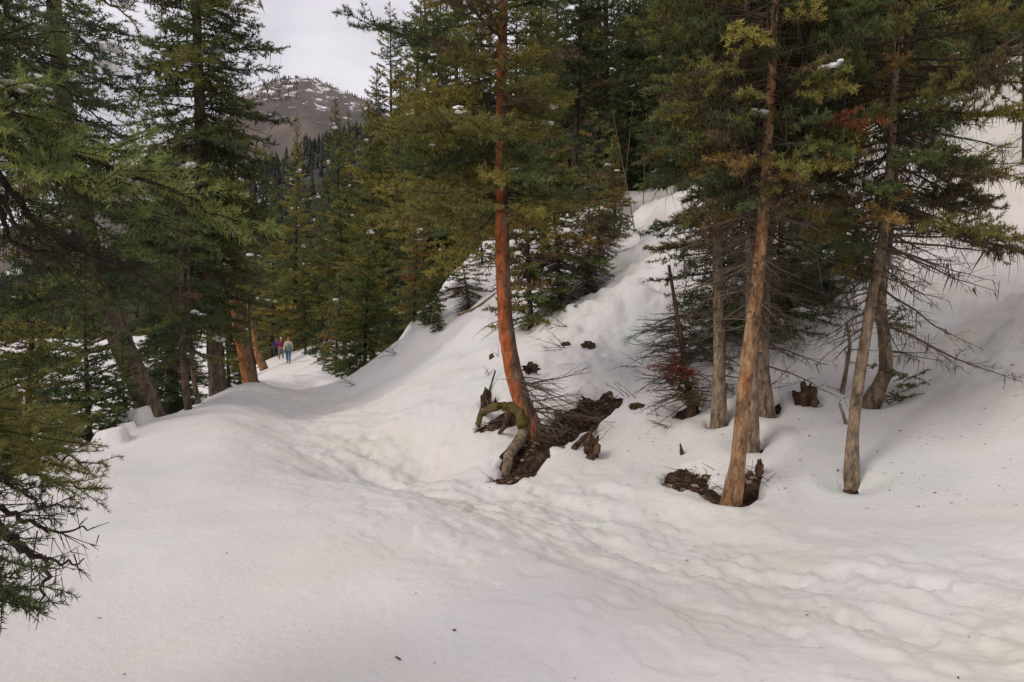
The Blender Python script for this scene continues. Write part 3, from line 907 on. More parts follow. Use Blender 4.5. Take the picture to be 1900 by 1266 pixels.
def mat_mountain():
    m, n, l, b = new_mat('mountain_slope')
    tc = n.new('ShaderNodeTexCoord').outputs['Object']
    base = noise_node(n, l, tc, .012, 7, .65)
    r = ramp_node(n, [(.3, (.085, .072, .074)), (.5, (.128, .108, .10)), (.68, (.185, .148, .12))])  # brown greyed toward lilac, air haze put into the colour
    l.new(base, r.inputs['Fac'])
    # thin snow lying in runnels: ridged noise stretched down the slope, more of it high up and on the left shoulder
    st = n.new('ShaderNodeTexNoise'); st.inputs['Scale'].default_value = .05; st.inputs['Detail'].default_value = 10; st.inputs['Roughness'].default_value = .82
    mp = n.new('ShaderNodeMapping'); mp.inputs['Rotation'].default_value = (.3, .95, .2); mp.inputs['Scale'].default_value = (.55, .6, 1.3)
    l.new(tc, mp.inputs['Vector']); l.new(mp.outputs['Vector'], st.inputs['Vector'])
    sep = n.new('ShaderNodeSeparateXYZ'); l.new(tc, sep.inputs[0])
    hz = n.new('ShaderNodeMapRange'); hz.inputs['From Min'].default_value = 230; hz.inputs['From Max'].default_value = 470
    hz.inputs['To Min'].default_value = -.14; hz.inputs['To Max'].default_value = .10
    l.new(sep.outputs['Z'], hz.inputs['Value'])
    ad = n.new('ShaderNodeMath'); ad.operation = 'ADD'; l.new(st.outputs['Fac'], ad.inputs[0]); l.new(hz.outputs[0], ad.inputs[1])
    sr = ramp_node(n, [(.585, (0, 0, 0)), (.62, (1, 1, 1))]); l.new(ad.outputs[0], sr.inputs['Fac'])
    mx = n.new('ShaderNodeMix'); mx.data_type = 'RGBA'
    l.new(sr.outputs['Color'], mx.inputs[0]); l.new(r.outputs['Color'], mx.inputs['A']); mx.inputs['B'].default_value = (.8, .79, .81, 1)
    l.new(mx.outputs['Result'], b.inputs['Base Color']); b.inputs['Roughness'].default_value = .95; b.inputs['Specular IOR Level'].default_value = .1
    return m

mountain, MX, MY, MZ, _t = ridge_mesh('mountain', mat_mountain(), [(-900, 520), (-200, 470), (100, 400), (200, 345), (280, 290), (360, 235), (420, 203), (470, 170), (505, 155), (545, 148), (580, 149), (610, 158), (650, 175), (720, 205), (850, 260), (1100, 300), (1500, 380)],
                                    1500, 620, .004, 360, 80, x0=-900, x1=1500, amp=40)
M_HILL = mat_noise('hill_floor', [(.3, (.03, .035, .03)), (.6, (.07, .07, .065)), (.66, (.6, .6, .62))], .05, 6, .95, .3, 1.0)
hill, HX, HY, HZ_, _t2 = ridge_mesh('wooded_hill', M_HILL, [(-900, 430), (-300, 500), (0, 545), (150, 500), (300, 425), (420, 350), (500, 305), (560, 282), (620, 262), (700, 235), (900, 200), (1500, 180)],
                                   560, 250, .012, 200, 60, foot=-4.2, amp=7)

def far_wood(name, pts, hs, seed, tint0, tint1, snow=.0, nseg=5):
    """a distant wood: many small ragged conifers joined in one mesh"""
    rng = np.random.default_rng(seed)
    mb = MB()
    V, F, Cc = [], [], []; off = 0
    for (x, y, z), h in zip(pts, hs):
        k = 6; col = np.array(tint0) + (np.array(tint1) - np.array(tint0)) * rng.random()
        for t in range(nseg):
            zb = z + h * (.04 + t * .9 / nseg); zt = zb + h * 1.75 / nseg
            rr = h * .20 * (1 - t / nseg) ** .9 + h * .015
            a = rng.random() * 6.28 + np.arange(k) * 2 * math.pi / k
            r_ = rr * rng.uniform(.55, 1.25, k)
            ring = np.stack((x + np.cos(a) * r_, y + np.sin(a) * r_, np.full(k, zb) - h * .03 * rng.random(k)), -1)
            V.append(np.concatenate((ring, [[x, y, min(zt, z + h)]])))
            F.append(np.stack((off + np.arange(k), off + (np.arange(k) + 1) % k, np.full(k, off + k)), -1)); off += k + 1
            cc = np.repeat((col * rng.uniform(.75, 1.2))[None], k + 1, 0)
            if t == nseg - 1 and rng.random() < snow:
                cc[:] = (.62, .62, .64)
            Cc.append(cc)
    mb.add(np.concatenate(V), np.concatenate(F), np.concatenate(Cc))
    o = mb.build(name, M_NEEDLE_FAR, smooth=False); o['kind'] = 'stuff'
    return o
M_NEEDLE_FAR = mat_tint('far_needles', 0, .9, .05)
_rg = np.random.default_rng(5)
def pick_grid(X, Y, Z, n, cond):
    k = np.argwhere(cond); k = k[_rg.integers(0, len(k), n)]
    j = _rg.random((n, 2)) - .5
    r, c = k[:, 0], k[:, 1]; r2 = np.clip(r + 1, 0, X.shape[0] - 1); c2 = np.clip(c + 1, 0, X.shape[1] - 1)
    return np.stack((X[r, c] + (X[r, c2] - X[r, c]) * j[:, 0], Y[r, c] + (Y[r2, c] - Y[r, c]) * j[:, 1], Z[r, c] - .5), -1)
_hpx = 950 + HX / HY * FPX
_c = (_hpx > -250) & (_hpx < 820) & (_t2[:, None] < .06) & (HZ_ > -3.2)
_p = pick_grid(HX, HY, HZ_, 3400, _c)
far_wood('hillside_forest', _p, _rg.uniform(6, 13, len(_p)), 8, (.030, .036, .028), (.055, .052, .04), 0, 3)
_mpx = 950 + MX / MY * FPX
_c = (_mpx > 180) & (_mpx < 760) & (np.abs(_t[:, None]) < .02)
_p = pick_grid(MX, MY, MZ, 330, _c)
_c2 = (_mpx > 380) & (_mpx < 560) & (_t[:, None] < 0) & (_t[:, None] > -.13)
_p2 = pick_grid(MX, MY, MZ, 260, _c2)
_p = np.concatenate((_p, _p2))
far_wood('ridge_forest', _p, _rg.uniform(4, 8, len(_p)), 9, (.05, .055, .05), (.08, .08, .075), .08, 3)
# the far shore of the lake, a band of wood
_n = 420
_x = _rg.uniform(-520, -120, _n); _y = 320 + _rg.uniform(-14, 30, _n) + (_x + 300) * -.12
_p = np.stack((_x, _y, np.full(_n, -4.3)), -1)
far_wood('far_shore_forest', _p, _rg.uniform(9, 18, _n), 10, (.04, .045, .025), (.09, .085, .04), .05, 5)

# ------------------------------------------------------------------ the wood beyond the slope, singly
def spot(px, py):
    q = ground_hit(px, py); return q[0], q[1]
def atY(px, Y):
    return (px - 950) / FPX * Y, Y
NAMED = [  # kind, x, y, height, label, wide
    ('tall_golden', *atY(548, 70), 20.6, 'golden green spire-topped spruce rising alone before the mountain', 1.1),
    ('tall_olive', *atY(502, 76), 17.5, 'olive conifer left of the golden spire, half hidden behind the dark left spruce', 1.0),
    ('tall_olive', *atY(690, 43), 15.5, 'tall olive spruce left of the loose pine, its top below that crown', 1.15),
    ('tall_golden', *atY(748, 41), 18.5, 'tall yellow-green spruce right of the loose pine, its top above the picture', 1.2),
    ('tall_olive', *atY(786, 44), 20.0, 'tall olive conifer filling the top between loose pine and red-trunked pine', 1.2),
    ('tall_golden', *atY(664, 50), 14.5, 'yellow-green spruce at the left end of the wood beside the mountain', 1.2),
    ('loose_pine', *atY(722, 44), 18.2, 'tall loose pine with bare trunk showing against the sky beside the mountain', 1.15),
    ('young_spruce', *atY(676, 24.0), 4.6, 'bright green young spruce at the bend where the trail dips out of sight', 1.05),
    ('young_deep', *atY(598, 47), 5.2, 'small dense green spruce on the right edge of the far trail by the hikers', .95),
    ('young_rust', *atY(622, 38), 4.9, 'olive and rusty young conifer just left of the bright green young spruce', 1.1),
    ('young_rust', *atY(768, 25.5), 4.2, 'thin young conifer with rusty sprays standing right of the bright green spruce', .9),
    ('young_deep', *atY(812, 20.5), .9, 'tiny spruce sapling poking from the snow slope left of the red trunk', 1.2),
    ('young_spruce', *atY(796, 21.5), 2.1, 'thin leaning yellow green sapling on the open snow left of the red trunk', .8),
    ('young_rust', *atY(895, 26), 2.5, 'small brownish conifer on the slope just left of the red trunk', 1.2),
    ('tall_mixed', *atY(640, 46), 14.5, 'brown olive conifer at the left end of the near wood below the skyline', 1.0),
    ('tall_olive', *atY(690, 40), 13.2, 'olive conifer standing behind the bright green young spruce', 1.15),
    ('tall_deep', *atY(742, 36), 11.5, 'dark green spruce at the treeline behind the rusty young conifer', .9),
    ('tall_olive', *atY(800, 34), 16.0, 'tall yellowish conifer crowding in left of the red trunk', 1.2),
    ('tall_mixed', *atY(862, 36), 17.5, 'brown green pine directly left of the red trunk near its top', 1.1),
    ('young_spruce', *atY(905, 33), 4.8, 'leafy young conifer at the treeline between slope and red trunk', 1.2),
    ('tall_mixed', *atY(1010, 24.0), 9.5, 'brownish conifer with bare lower twigs just right of the red trunk', 1.0),
    ('young_rust', *spot(985, 606), 4.4, 'twiggy half dead conifer touching the right side of the red trunk', 1.1),
    ('twiggy', *spot(1040, 580), 3.6, 'grey mass of dead twigs on a stunted conifer right of the red trunk', 1.1),
    ('twiggy', *spot(1088, 548), 2.9, 'stunted conifer with rusty sprays at the brink of the snow lane', 1.0),
    ('twiggy', *spot(1112, 500), 3.3, 'leaning twiggy conifer left of the snow lane', 1.0),
    ('young_rust', *spot(1140, 455), 2.6, 'small brownish conifer midway up the left edge of the snow lane', 1.0),
    ('twiggy', *spot(870, 570), 2.2, 'low grey twiggy conifer with boughs lying on the snow left of the red trunk', 1.4),
    ('young_rust', *spot(1228, 352), 2.5, 'small brown conifer on the crest at the top of the snow lane', 1.2),
    ('bare_pole', *atY(1178, nearer(1178, 25.5)), 3.1, 'bare grey pole leaning left at the left edge of the snow lane', .8),
    ('bare_pole', *atY(1150, nearer(1150, 26.5)), 3.3, 'thinner bare pole leaning left just beside the grey one', .6),
    ('bare_pole', *atY(1192, 24), 3.6, 'upright dead pole before the dark wood at the lane head', .7),
    ('trunky', *atY(1060, 27), 11.5, 'grey twiggy conifer with dead lower boughs above the snow lane', 1.1),
    ('tall_deep', *atY(1120, 31), 15.0, 'dark spruce standing at the head of the snow lane', 1.0),
    ('trunky', *atY(1140, 24.6), 6.0, 'scrawny half dead conifer at the left edge of the snow lane', .7),
    ('tall_deep', *atY(1200, 34), 17.0, 'very dark tall spruce above the top of the snow lane', 1.15),
    ('trunky', *atY(1540, nearer(1540, 21.5)), 11.0, 'straight dark trunk with thin crown between the two near groups on the right', .8),
    ('trunky', *atY(1583, nearer(1583, 26)), 13.0, 'dark pine trunk at the wood edge high on the right slope', .9),
    ('trunky', *atY(1792, nearer(1792, 26.5)), 11.5, 'slim pine with bare lower trunk at the top of the open right slope', .8),
    ('trunky', *atY(1902, nearer(1902, 20)), 11, 'pine with bare trunk cut by the right edge of the picture', .9),
    ('young_rust', *atY(1722, nearer(1722, 24.5)), 2.2, 'spindly sapling near the top of the open right slope', .7),
    ('young_rust', *atY(1543, nearer(1543, 20.5)), .9, 'small yellowish sapling in the snow below the straight dark trunk', 1.3),
]
for i, (k, x, y, H, lab, wd) in enumerate(NAMED):
    plant(k, x, y, H, label=lab, cat='sapling' if H < 2.6 and 'sapling' in lab else 'dead tree' if k == 'bare_pole' else 'tree', wide=wd, name=PROTO[k].name.split('.')[0] if H >= 2.6 or 'sapling' not in lab else 'sapling', tilt=(0, (-.16 if 'pole' in lab else .12) if 'leaning' in lab else 0))
_rf = np.random.default_rng(21)
placed = [(x, y) for _, x, y, *_ in NAMED]
def wood_row(pxs, Y0, Y1, H0, H1, kinds, lab, grp, mind=1.6):
    for px in pxs:
        for _ in range(6):
            Y = _rf.uniform(Y0, Y1); x = (px + _rf.uniform(-14, 14) - 950) / FPX * Y
            if all(math.hypot(x - a, Y - b) > mind for a, b in placed):
                k = kinds[_rf.integers(len(kinds))]
                placed.append((x, Y))
                plant(k, x, Y, _rf.uniform(H0, H1), label=lab, group=grp, wide=_rf.uniform(.9, 1.2), rz=_rf.random() * 6.28)
                break
D1 = 'dark conifer packed among its neighbours in the wood behind the red-trunked pine'
D2 = 'tall dark conifer deep in the wood on the slope above the snow'
D3 = 'conifer in the thick wood closing off the far end of the trail'
GR1, GR2, GR3 = 'conifers packed behind the red trunk', 'tall conifers deep in the upper wood', 'conifers closing off the far trail'
wood_row(range(650, 1240, 36), 36, 46, 12, 17, ['tall_olive', 'tall_mixed', 'tall_golden', 'tall_deep'], D1, GR1)
wood_row(range(770, 1300, 40), 46, 60, 14, 19, ['tall_deep', 'tall_mixed', 'tall_olive'], D1, GR1)
wood_row(range(1215, 1960, 38), 29, 36, 12, 17, ['tall_deep', 'tall_deep', 'trunky', 'tall_mixed'], D2, GR2)
D4 = 'dark conifer with bare lower trunk on the upper slope behind the right-hand trunks'
wood_row([1265, 1310, 1360, 1405, 1450, 1495, 1600, 1650, 1700, 1750, 1850], 21.5, 26, 10, 13, ['trunky', 'tall_deep', 'trunky'], D4, 'dark conifers on the slope behind the right-hand trunks', 1.3)
wood_row(range(1230, 1960, 46), 37, 48, 14, 18, ['tall_deep', 'tall_mixed'], D2, GR2)
wood_row(range(470, 660, 22), 78, 105, 12, 18, ['tall_olive', 'tall_golden', 'tall_mixed', 'tall_deep'], D3, GR3, 2.4)
wood_row([575, 600, 625, 640, 655], 60, 72, 9, 14, ['tall_olive', 'tall_golden', 'tall_mixed'], D3, GR3, 2)
wood_row([470, 490, 515], 84, 96, 6, 9, ['young_spruce', 'tall_mixed', 'young_deep'], D3, GR3, 2)
# ------------------------------------------------------------------ the near trees, one by one
def path_px(pts, top=None):
    k = nearer(pts[0][0], pts[0][2]) / pts[0][2]; pts = [(a, b, c * k, r) for a, b, c, r in pts]
    """trunk path from (px, py, distance, radius); top = (height, dx, dy) continues it above the frame"""
    P = [at(a, b, c) for a, b, c, r in pts]; rr = [p[3] for p in pts]
    if top:
        last = P[-1]; n = 5
        for k in range(1, n + 1):
            P.append(last + np.array((top[1], top[2], top[0] - last[2])) * k / n); rr.append(pts[-1][3] * (1 - k / n) + .012)
    return np.array(P), np.array(rr)

def near_tree(name, label, pts, top, bark, sides=22, sink=.7, rough=.12, cat='tree', flare=1.5, group=None, rs=.84):
    P, rr = path_px(pts, top); rr = rr * rs
    org = P[0].copy()
    P2 = np.concatenate((P[:1] - (P[1] - P[0]) / np.linalg.norm(P[1] - P[0]) * sink, P)); r2 = np.concatenate((rr[:1] * flare * 1.1, rr))
    r2[1] *= flare ** .45
    root = thing(name, label, cat, org, group)
    T = MB()
    tube(T, P2, r2, sides, rough, 5, sub=9, seed=org[0])
    T.build('trunk', bark, root, org)
    # root flares
    return root, P, rr, org

def limb(root, org, pts, r, mat, name='root', rough=.25, sides=10, r_end=None):
    mb = MB(); pts = np.asarray(pts)
    tube(mb, pts, np.linspace(r, r_end if r_end is not None else r * .45, len(pts)), sides, rough, 7, sub=5, seed=pts[0][0])
    return mb.build(name, mat, root, org)

def dead_boughs(root, org, P, specs, seed, o=None, hang=0., tint=WOOD_GREY, lich=None):
    """each bare bough its own part; specs: (z, azimuth deg, length, pitch, droop)"""
    oo = dict(FINE, tw=.095, k=.48, bare=.10, sub=.12, vert=.3); oo.update(o or {})
    GL = Grow(seed + 900)
    for i, (z, az, L, pt, dr) in enumerate(specs):
        G = Grow(seed + i)
        b = np.array([np.interp(z, P[:, 2], P[:, 0]), np.interp(z, P[:, 2], P[:, 1]), z])
        ax = G.axis(b, R(az), L, pt, dr, .25, wig=.13, step=.09)
        G.bough(ax, oo, (0, 0, 0), dead=True, wc=tint, r0=.006 + .008 * L, hang=hang)
        G.wood_mb().build('dead_branch', M_TWIG, root, org)
        GL.hang += G.hang
    if hang:
        H = GL.hang_mb(**(lich or {}))
        if H.v:
            H.build('beard_lichen', M_LICHEN, root, org, smooth=False, kind='stuff')

def rnd_specs(seed, n, z0, z1, L0, L1, az0=0, az1=360, pt=(-.35, .1), dr=(.2, .7)):
    r = np.random.default_rng(seed)
    return [(r.uniform(z0, z1), r.uniform(az0, az1), r.uniform(L0, L1), r.uniform(*pt), r.uniform(*dr)) for _ in range(n)]

# -- the red-trunked pine
DT = nearer(985, 10.9) - 10.5
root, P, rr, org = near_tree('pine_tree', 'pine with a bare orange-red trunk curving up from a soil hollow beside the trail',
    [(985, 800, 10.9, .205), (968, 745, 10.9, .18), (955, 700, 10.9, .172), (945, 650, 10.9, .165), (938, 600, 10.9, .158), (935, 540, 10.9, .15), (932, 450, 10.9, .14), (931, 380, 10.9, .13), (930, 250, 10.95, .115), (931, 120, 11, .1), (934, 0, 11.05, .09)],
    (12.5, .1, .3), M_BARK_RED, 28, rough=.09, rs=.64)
limb(root, org, [P[0] + (-.02, -.02, .15), at(968, 815, 10.3 + DT), at(955, 832, 10.05 + DT), at(943, 852, 9.85 + DT), at(938, 868, 9.75 + DT) - (0, 0, .10)], .08, M_BARK_GREY, r_end=.05, rough=.4)
limb(root, org, [P[0] + (-.05, .05, .05), at(950, 830, 10.2 + DT), at(930, 850, 10.05 + DT)], .055, M_BARK_DARK, r_end=.03)
limb(root, org, [P[0] + (.05, 0, .0), at(1030, 812, 10.3 + DT), at(1070, 790, 10.5 + DT), at(1110, 775, 10.7 + DT)], .045, M_ROTTEN, r_end=.02)
limb(root, org, [P[0] + (.05, 0, .05), at(1015, 800, 10.3 + DT), at(1040, 822, 10.1 + DT)], .035, M_BARK_DARK, r_end=.015)
G = Grow(41)
left_long = lambda a: 1.0 + .35 * math.cos(a - math.pi)
PAL_T1 = dict(olive=4, gold=3.5, green=4, brown=.4, deep=1)
crown_on(G, P, 3.15, 6.6, 80, lambda u: 1.5 - .15 * u, PAL_T1, FINE, (-.28, .1), .35, .5, azf=left_long, snow=.2)
crown_on(G, P, 6.6, 12.3, 30, lambda u: 1.5 * (1 - u) ** .8 + .1, PAL_T1, MID, (.1, .7), .4, .5)
# the two bright lowest tiers reaching left
for az, L, z in ((182, 1.75, 3.35), (196, 1.65, 3.2), (168, 1.5, 3.45), (212, 1.3, 3.3), (-8, 1.1, 3.4), (-30, 1.0, 3.3), (240, 1.1, 3.25), (150, 1.3, 3.4), (14, 1.0, 3.55)):
    b = np.array([np.interp(z, P[:, 2], P[:, 0]), np.interp(z, P[:, 2], P[:, 1]), z])
    G.bough(G.axis(b, R(az), L, -.18, .25, .35), FINE, np.array(PAL['gold']) * .85 + .02, curl=.3)
finish(root, G, org, None, .06)
dead_boughs(root, org, P, rnd_specs(70, 16, 2.1, 3.4, .25, .75), 500, tint=WOOD_GREY * .7, hang=.12, lich=dict(L=.1, w=.012))
dead_boughs(root, org, P, [(.95, -12, 1.15, -.25, .5), (.9, -40, .95, -.3, .7), (.75, -25, .9, -.15, .9), (1.0, 20, .7, .1, .9), (.5, -35, .8, -.1, .4), (.4, -50, .7, .0, .5), (.55, -5, 1.0, .1, .5), (.5, 190, .6, .0, .5), (.7, 200, .5, .05, .7), (1.75, 190, .45, -.2, .9), (1.7, 185, .35, -.4, .5)], 540, tint=WOOD_GREY, o=dict(k=.6, tw=.09))
dead_boughs(root, org, P, rnd_specs(72, 18, .25, 1.0, .5, 1.2, -70, 40, (-.35, .35), (.2, .9)), 560, tint=WOOD_GREY * .8, o=dict(k=.6, tw=.1))

# -- the right group
LICH_D = dict(L=.15, w=.010, col=(.058, .044, .028))
FINE_R = dict(FINE, bare=.42, dens=210, nl=.052, nw=.0105, tw=.055, k=.38, vert=.4)
PAL_R = dict(deep=3, olive=4, green=2, amber=.9, rust=.22, brown=1.6, gold=1.2)
def right_tree(name, label, pts, top, bark, seed, z0, z1, ztop, n, Lf, sides=20, azf=None, dead=(), hang=.2, pal=PAL_R, nhi=14, cat='tree', snow=.03, rs=.6):
    root, P, rr, org = near_tree(name, label, pts, top, bark, sides, rough=.08, rs=rs, flare=1.75)
    G = Grow(seed)
    if n:
        crown_on(G, P, z0 - 1.1, z1, int(n * .7), lambda u: Lf(u) * .85, pal, dict(FINE, bare=.1, tw=.075, sub=.09, k=.46), (-.45, -.1), .35, .5, azf=azf, hang=hang * .8, dead=True, wc=WOOD_GREY * .55, wig=.14)
        crown_on(G, P, z0, z1, int(n * 1.1), Lf, pal, FINE_R, (-.38, .05), .3, .5, azf=azf, hang=hang, snow=snow)
        if ztop > z1:
            crown_on(G, P, z1, ztop, nhi, lambda u: Lf(1) * (1 - u) ** .8 + .08, pal, MID, (.05, .7), .4, .5)
    finish(root, G, org, LICH_D, .05)
    if dead:
        dead_boughs(root, org, P, dead, seed * 10, hang=.10, tint=WOOD_GREY * .75, lich=LICH_D)
    return root, P, org

right_tree('pine_tree', 'stout orange-barked tree in front of its group, its foot in bare soil',
    [(1358, 925, 7.85, .165), (1370, 850, 7.85, .15), (1384, 700, 7.9, .145), (1398, 590, 7.9, .14), (1410, 480, 7.9, .125), (1420, 350, 7.95, .115), (1428, 200, 8, .10), (1436, 60, 8.05, .085)], (9, .25, .2), M_BARK_ORANGE, 61,
    2.9, 5.2, 8.8, 96, lambda u: .8 + .45 * u, 26, rs=.48, dead=rnd_specs(611, 32, 1.75, 3.2, .3, .8))
right_tree('pine_tree', 'slim trunk rising close behind the stout orange-barked tree, leaning slightly left',
    [(1392, 818, 9.3, .13), (1393, 700, 9.3, .12), (1394, 560, 9.3, .105), (1393, 420, 9.3, .09), (1390, 300, 9.3, .08), (1388, 100, 9.4, .07)], (9.5, 0, .2), M_BARK_GREY, 62,
    3.1, 5.4, 9.2, 62, lambda u: .9 + .25 * u, 16, dead=rnd_specs(621, 32, 1.6, 3.4, .4, .9))
right_tree('pine_tree', 'grey trunk with a dark notch at its foot, standing right behind the orange-barked tree',
    [(1420, 757, 10.8, .15), (1416, 690, 10.8, .125), (1418, 600, 10.8, .11), (1424, 480, 10.8, .10), (1432, 330, 10.8, .085), (1440, 120, 10.9, .07)], (10.5, .15, .2), M_BARK_GREY, 63,
    3.2, 6, 10, 62, lambda u: 1.05 + .15 * u, 16, dead=rnd_specs(631, 44, 1.1, 3.4, .4, 1.15))
right_tree('pine_tree', 'thin pale trunk furthest left in the right-hand group of trunks',
    [(1334, 778, 10.5, .095), (1334, 700, 10.5, .085), (1334, 600, 10.5, .08), (1332, 470, 10.5, .072), (1335, 350, 10.5, .065), (1338, 180, 10.6, .055)], (9.5, .1, .2), M_BARK_GREY, 64,
    3.1, 6.2, 9.2, 66, lambda u: .95 + .2 * u, 14, rs=.84, dead=rnd_specs(641, 36, .9, 3.2, .3, .8), pal=dict(PAL_R, amber=2, gold=2))
rt6, P6, o6 = right_tree('pine_tree', 'smooth pale grey trunk on the open slope, with long dead boughs to the right',
    [(1580, 892, 8.55, .125), (1583, 800, 8.55, .112), (1592, 720, 8.6, .11), (1604, 640, 8.6, .105), (1620, 540, 8.6, .10), (1638, 450, 8.65, .095), (1650, 330, 8.7, .085), (1658, 200, 8.7, .075), (1664, 60, 8.7, .06)], (8.5, .1, .1), M_BARK_GREY, 65,
    2.75, 5.0, 8.2, 66, lambda u: 1.3 - .25 * u, 20, azf=lambda a: 1 + .3 * math.cos(a), hang=.2, rs=.52,
    dead=[(2.55, -5, 1.5, -.15, .1), (2.45, -18, 1.25, -.25, .2), (2.6, 8, 1.3, .05, .3), (2.5, -35, .95, -.4, .3), (2.2, -20, .7, -.2, .9), (1.95, 190, .7, -.2, .6), (1.6, 195, .55, -.4, .5), (1.75, 180, .6, -.3, .7), (2.5, 185, .8, -.1, .3), (2.7, 175, .9, .1, .2), (2.35, 20, .9, -.1, .4), (2.65, -12, 1.1, -.3, .2)])
rt7, P7, o7 = right_tree('pine_tree', 'slender trunk beside the smooth pale one, green sprays low on its curved foot',
    [(1617, 745, 11.3, .12), (1634, 712, 11.3, .115), (1644, 680, 11.3, .11), (1640, 620, 11.3, .1), (1634, 560, 11.3, .095), (1642, 480, 11.3, .085), (1655, 380, 11.4, .075), (1668, 200, 11.4, .06)], (9.5, .1, .2), M_BARK_GREY, 66,
    3.2, 6.2, 9.2, 60, lambda u: 1.15 - .2 * u, 16, hang=.22, rs=.76, dead=rnd_specs(661, 9, .9, 3.0, .35, .8, -60, 60))
G = Grow(67)
for px, py, n, L in ((1650, 600, 6, .32), (1640, 690, 6, .3), (1655, 735, 9, .38), (1648, 762, 5, .3), (1668, 715, 6, .34)):
    b = at(px, py, nearer(1617, 11.3) - .12)
    for k in range(n):
        G.bough(G.axis(b + G.rng.normal(0, .06, 3), G.rng.uniform(-1.6, 1.4), L * G.rng.uniform(.6, 1.1), G.rng.uniform(-.7, .6), .2, .3), FINE, np.array(PAL['green']) * G.rng.uniform(.7, 1.2))
G.leaf_mb().build('low_spray', M_NEEDLE, rt7, o7, smooth=False); G.wood_mb().build('low_twigs', M_TWIG, rt7, o7, kind='stuff')
# green sprays low on the left of the thin pale trunk
def spray_tree(name, label, base, boughs, pal, seed, trunk=None, cat='sapling', o=FINE, snow=0, dead_n=0, hang=0, wc=WOOD, bark=None, mb_extra=None):
    """a low shrubby conifer: boughs (azimuth deg, length, height, pitch)"""
    root = thing(name, label, cat, base)
    G = Grow(seed)
    if trunk is not None:
        T = MB(); tp = np.asarray(trunk); tube(T, tp[:, :3], tp[:, 3], 10, .15, 8, sub=5, seed=seed); T.build('trunk', bark or M_BARK_DARK, root, base)
    tp = np.asarray(trunk) if trunk is not None else np.array([[*base, .02], [base[0], base[1], base[2] + 1, .01]])
    for az, L, z, pt in boughs:
        zz = base[2] + z
        b = np.array([np.interp(zz, tp[:, 2], tp[:, 0]), np.interp(zz, tp[:, 2], tp[:, 1]), zz])
        G.bough(G.axis(b, R(az), L, pt, .35, .4), o, pick(G.rng, pal), snow=snow, hang=hang, wc=wc)
    for k in range(dead_n):
        zz = base[2] + G.rng.uniform(.02, .9) * (tp[-1, 2] - base[2])
        b = np.array([np.interp(zz, tp[:, 2], tp[:, 0]), np.interp(zz, tp[:, 2], tp[:, 1]), zz])
        G.bough(G.axis(b, G.rng.uniform(0, 6.28), G.rng.uniform(.35, .85), G.rng.uniform(-.5, .35), .4, .5, wig=.12), dict(o, bare=.05, k=.55), (0, 0, 0), dead=True, wc=wc)
    finish(root, G, base, LICH_D if hang else None, snow and .08)
    return root

q = at(1290, 590, 13.6); zg = Hz(q[0], q[1])
# the dark low spruce sprawling behind the trunks
for i, (px, Y, hh, n, Lm, lab) in enumerate(((1330, 13.8, 2.0, 80, .95, 'dark spreading low spruce behind the thin pale trunk, boughs reaching left'), (1445, 14.6, 1.7, 90, 1.15, 'dark sprawling spruce between the trunks and the black rocks'), (1500, 16.2, 1.2, 64, 1.1, 'low dark spruce boughs lying over the black rocks'), (1395, 14.6, 1.9, 90, 1.1, 'dark brushy spruce filling the gap behind the stout and grey trunks'), (1545, 17.5, .9, 46, .8, 'dark brushy spruce sprays right of the black rocks'))):
    x, y = atY(px, nearer(px, Y)); z = Hz(x, y)
    rg = np.random.default_rng(80 + i)
    bs = [(rg.uniform(0, 360), Lm * (1.1 - k / n) * rg.uniform(.6, 1.1) + .15, .08 + hh * k / n, rg.uniform(-.35, .25)) for k in range(n)]
    if i == 0:
        bs += [(182, 1.0, 1.95, .0), (176, .9, 1.85, -.1), (190, 1.05, 1.5, -.1), (186, 1.15, 1.2, -.1)]
    spray_tree('spruce_tree', lab, np.array((x, y, z)), bs, dict(deep=4, blue=2, green=2, brown=1), 81 + i, [(x, y, z - .3, .09), (x + .03, y, z + hh * .5, .06), (x, y, z + hh + .3, .015)], 'tree', snow=.08, dead_n=16, o=dict(FINE, tw=.085, sub=.085, dens=95, nl=.06, nw=.015))
# the orange-tipped bough hanging left of the thin trunk is part of this small tree
x, y = atY(1338, nearer(1338, 11.6)); z = Hz(x, y)
spray_tree('spruce_tree', 'spindly tree with one rusty and one green bough stretched left over the snow', np.array((x, y, z)), [(180, .75, 2.35, -.15), (186, .65, 2.4, -.05), (175, .6, 2.3, -.2), (183, 1.0, 2.0, -.02), (178, .95, 1.98, -.05), (188, .8, 1.95, 0), (30, .5, 2.3, .1), (-20, .5, 2.0, .1)],
           dict(green=3, amber=2, deep=2, rust=.7), 88, [(x, y, z - .2, .05), (x + .02, y, z + 1.3, .04), (x - .02, y, z + 2.8, .012)], 'tree', dead_n=14)

# snag with a dead twiggy skirt and red needles
b = ground_hit(1285, 757); Y = b[1]
snag = thing('dead_tree', 'broken dead stem with a skirt of bare twigs and tufts of red needles', 'dead tree', b)
T = MB(); pth = [b - (0, 0, .2), b + (-.02, 0, .1), at(1272, 700, Y), at(1266, 640, Y), at(1254, 570, Y), at(1241, 492, Y)]
tube(T, pth, [.07, .05, .034, .03, .026, .019], 12, .2, 9, sub=5, seed=4); T.build('trunk', M_ROTTEN, snag, b)
sp = np.array(pth)
r_ = np.random.default_rng(91)
dead_boughs(snag, b, sp, [(z, r_.uniform(140, 230) if k % 3 else r_.uniform(-60, 120), r_.uniform(.35, .8), r_.uniform(-.4, .1), r_.uniform(-.1, .6)) for k, z in enumerate(np.linspace(b[2] + .1, b[2] + 1.2, 84))], 910, o=dict(k=.6, tw=.07, sub=.09), tint=WOOD_GREY * .62)
G = Grow(92)
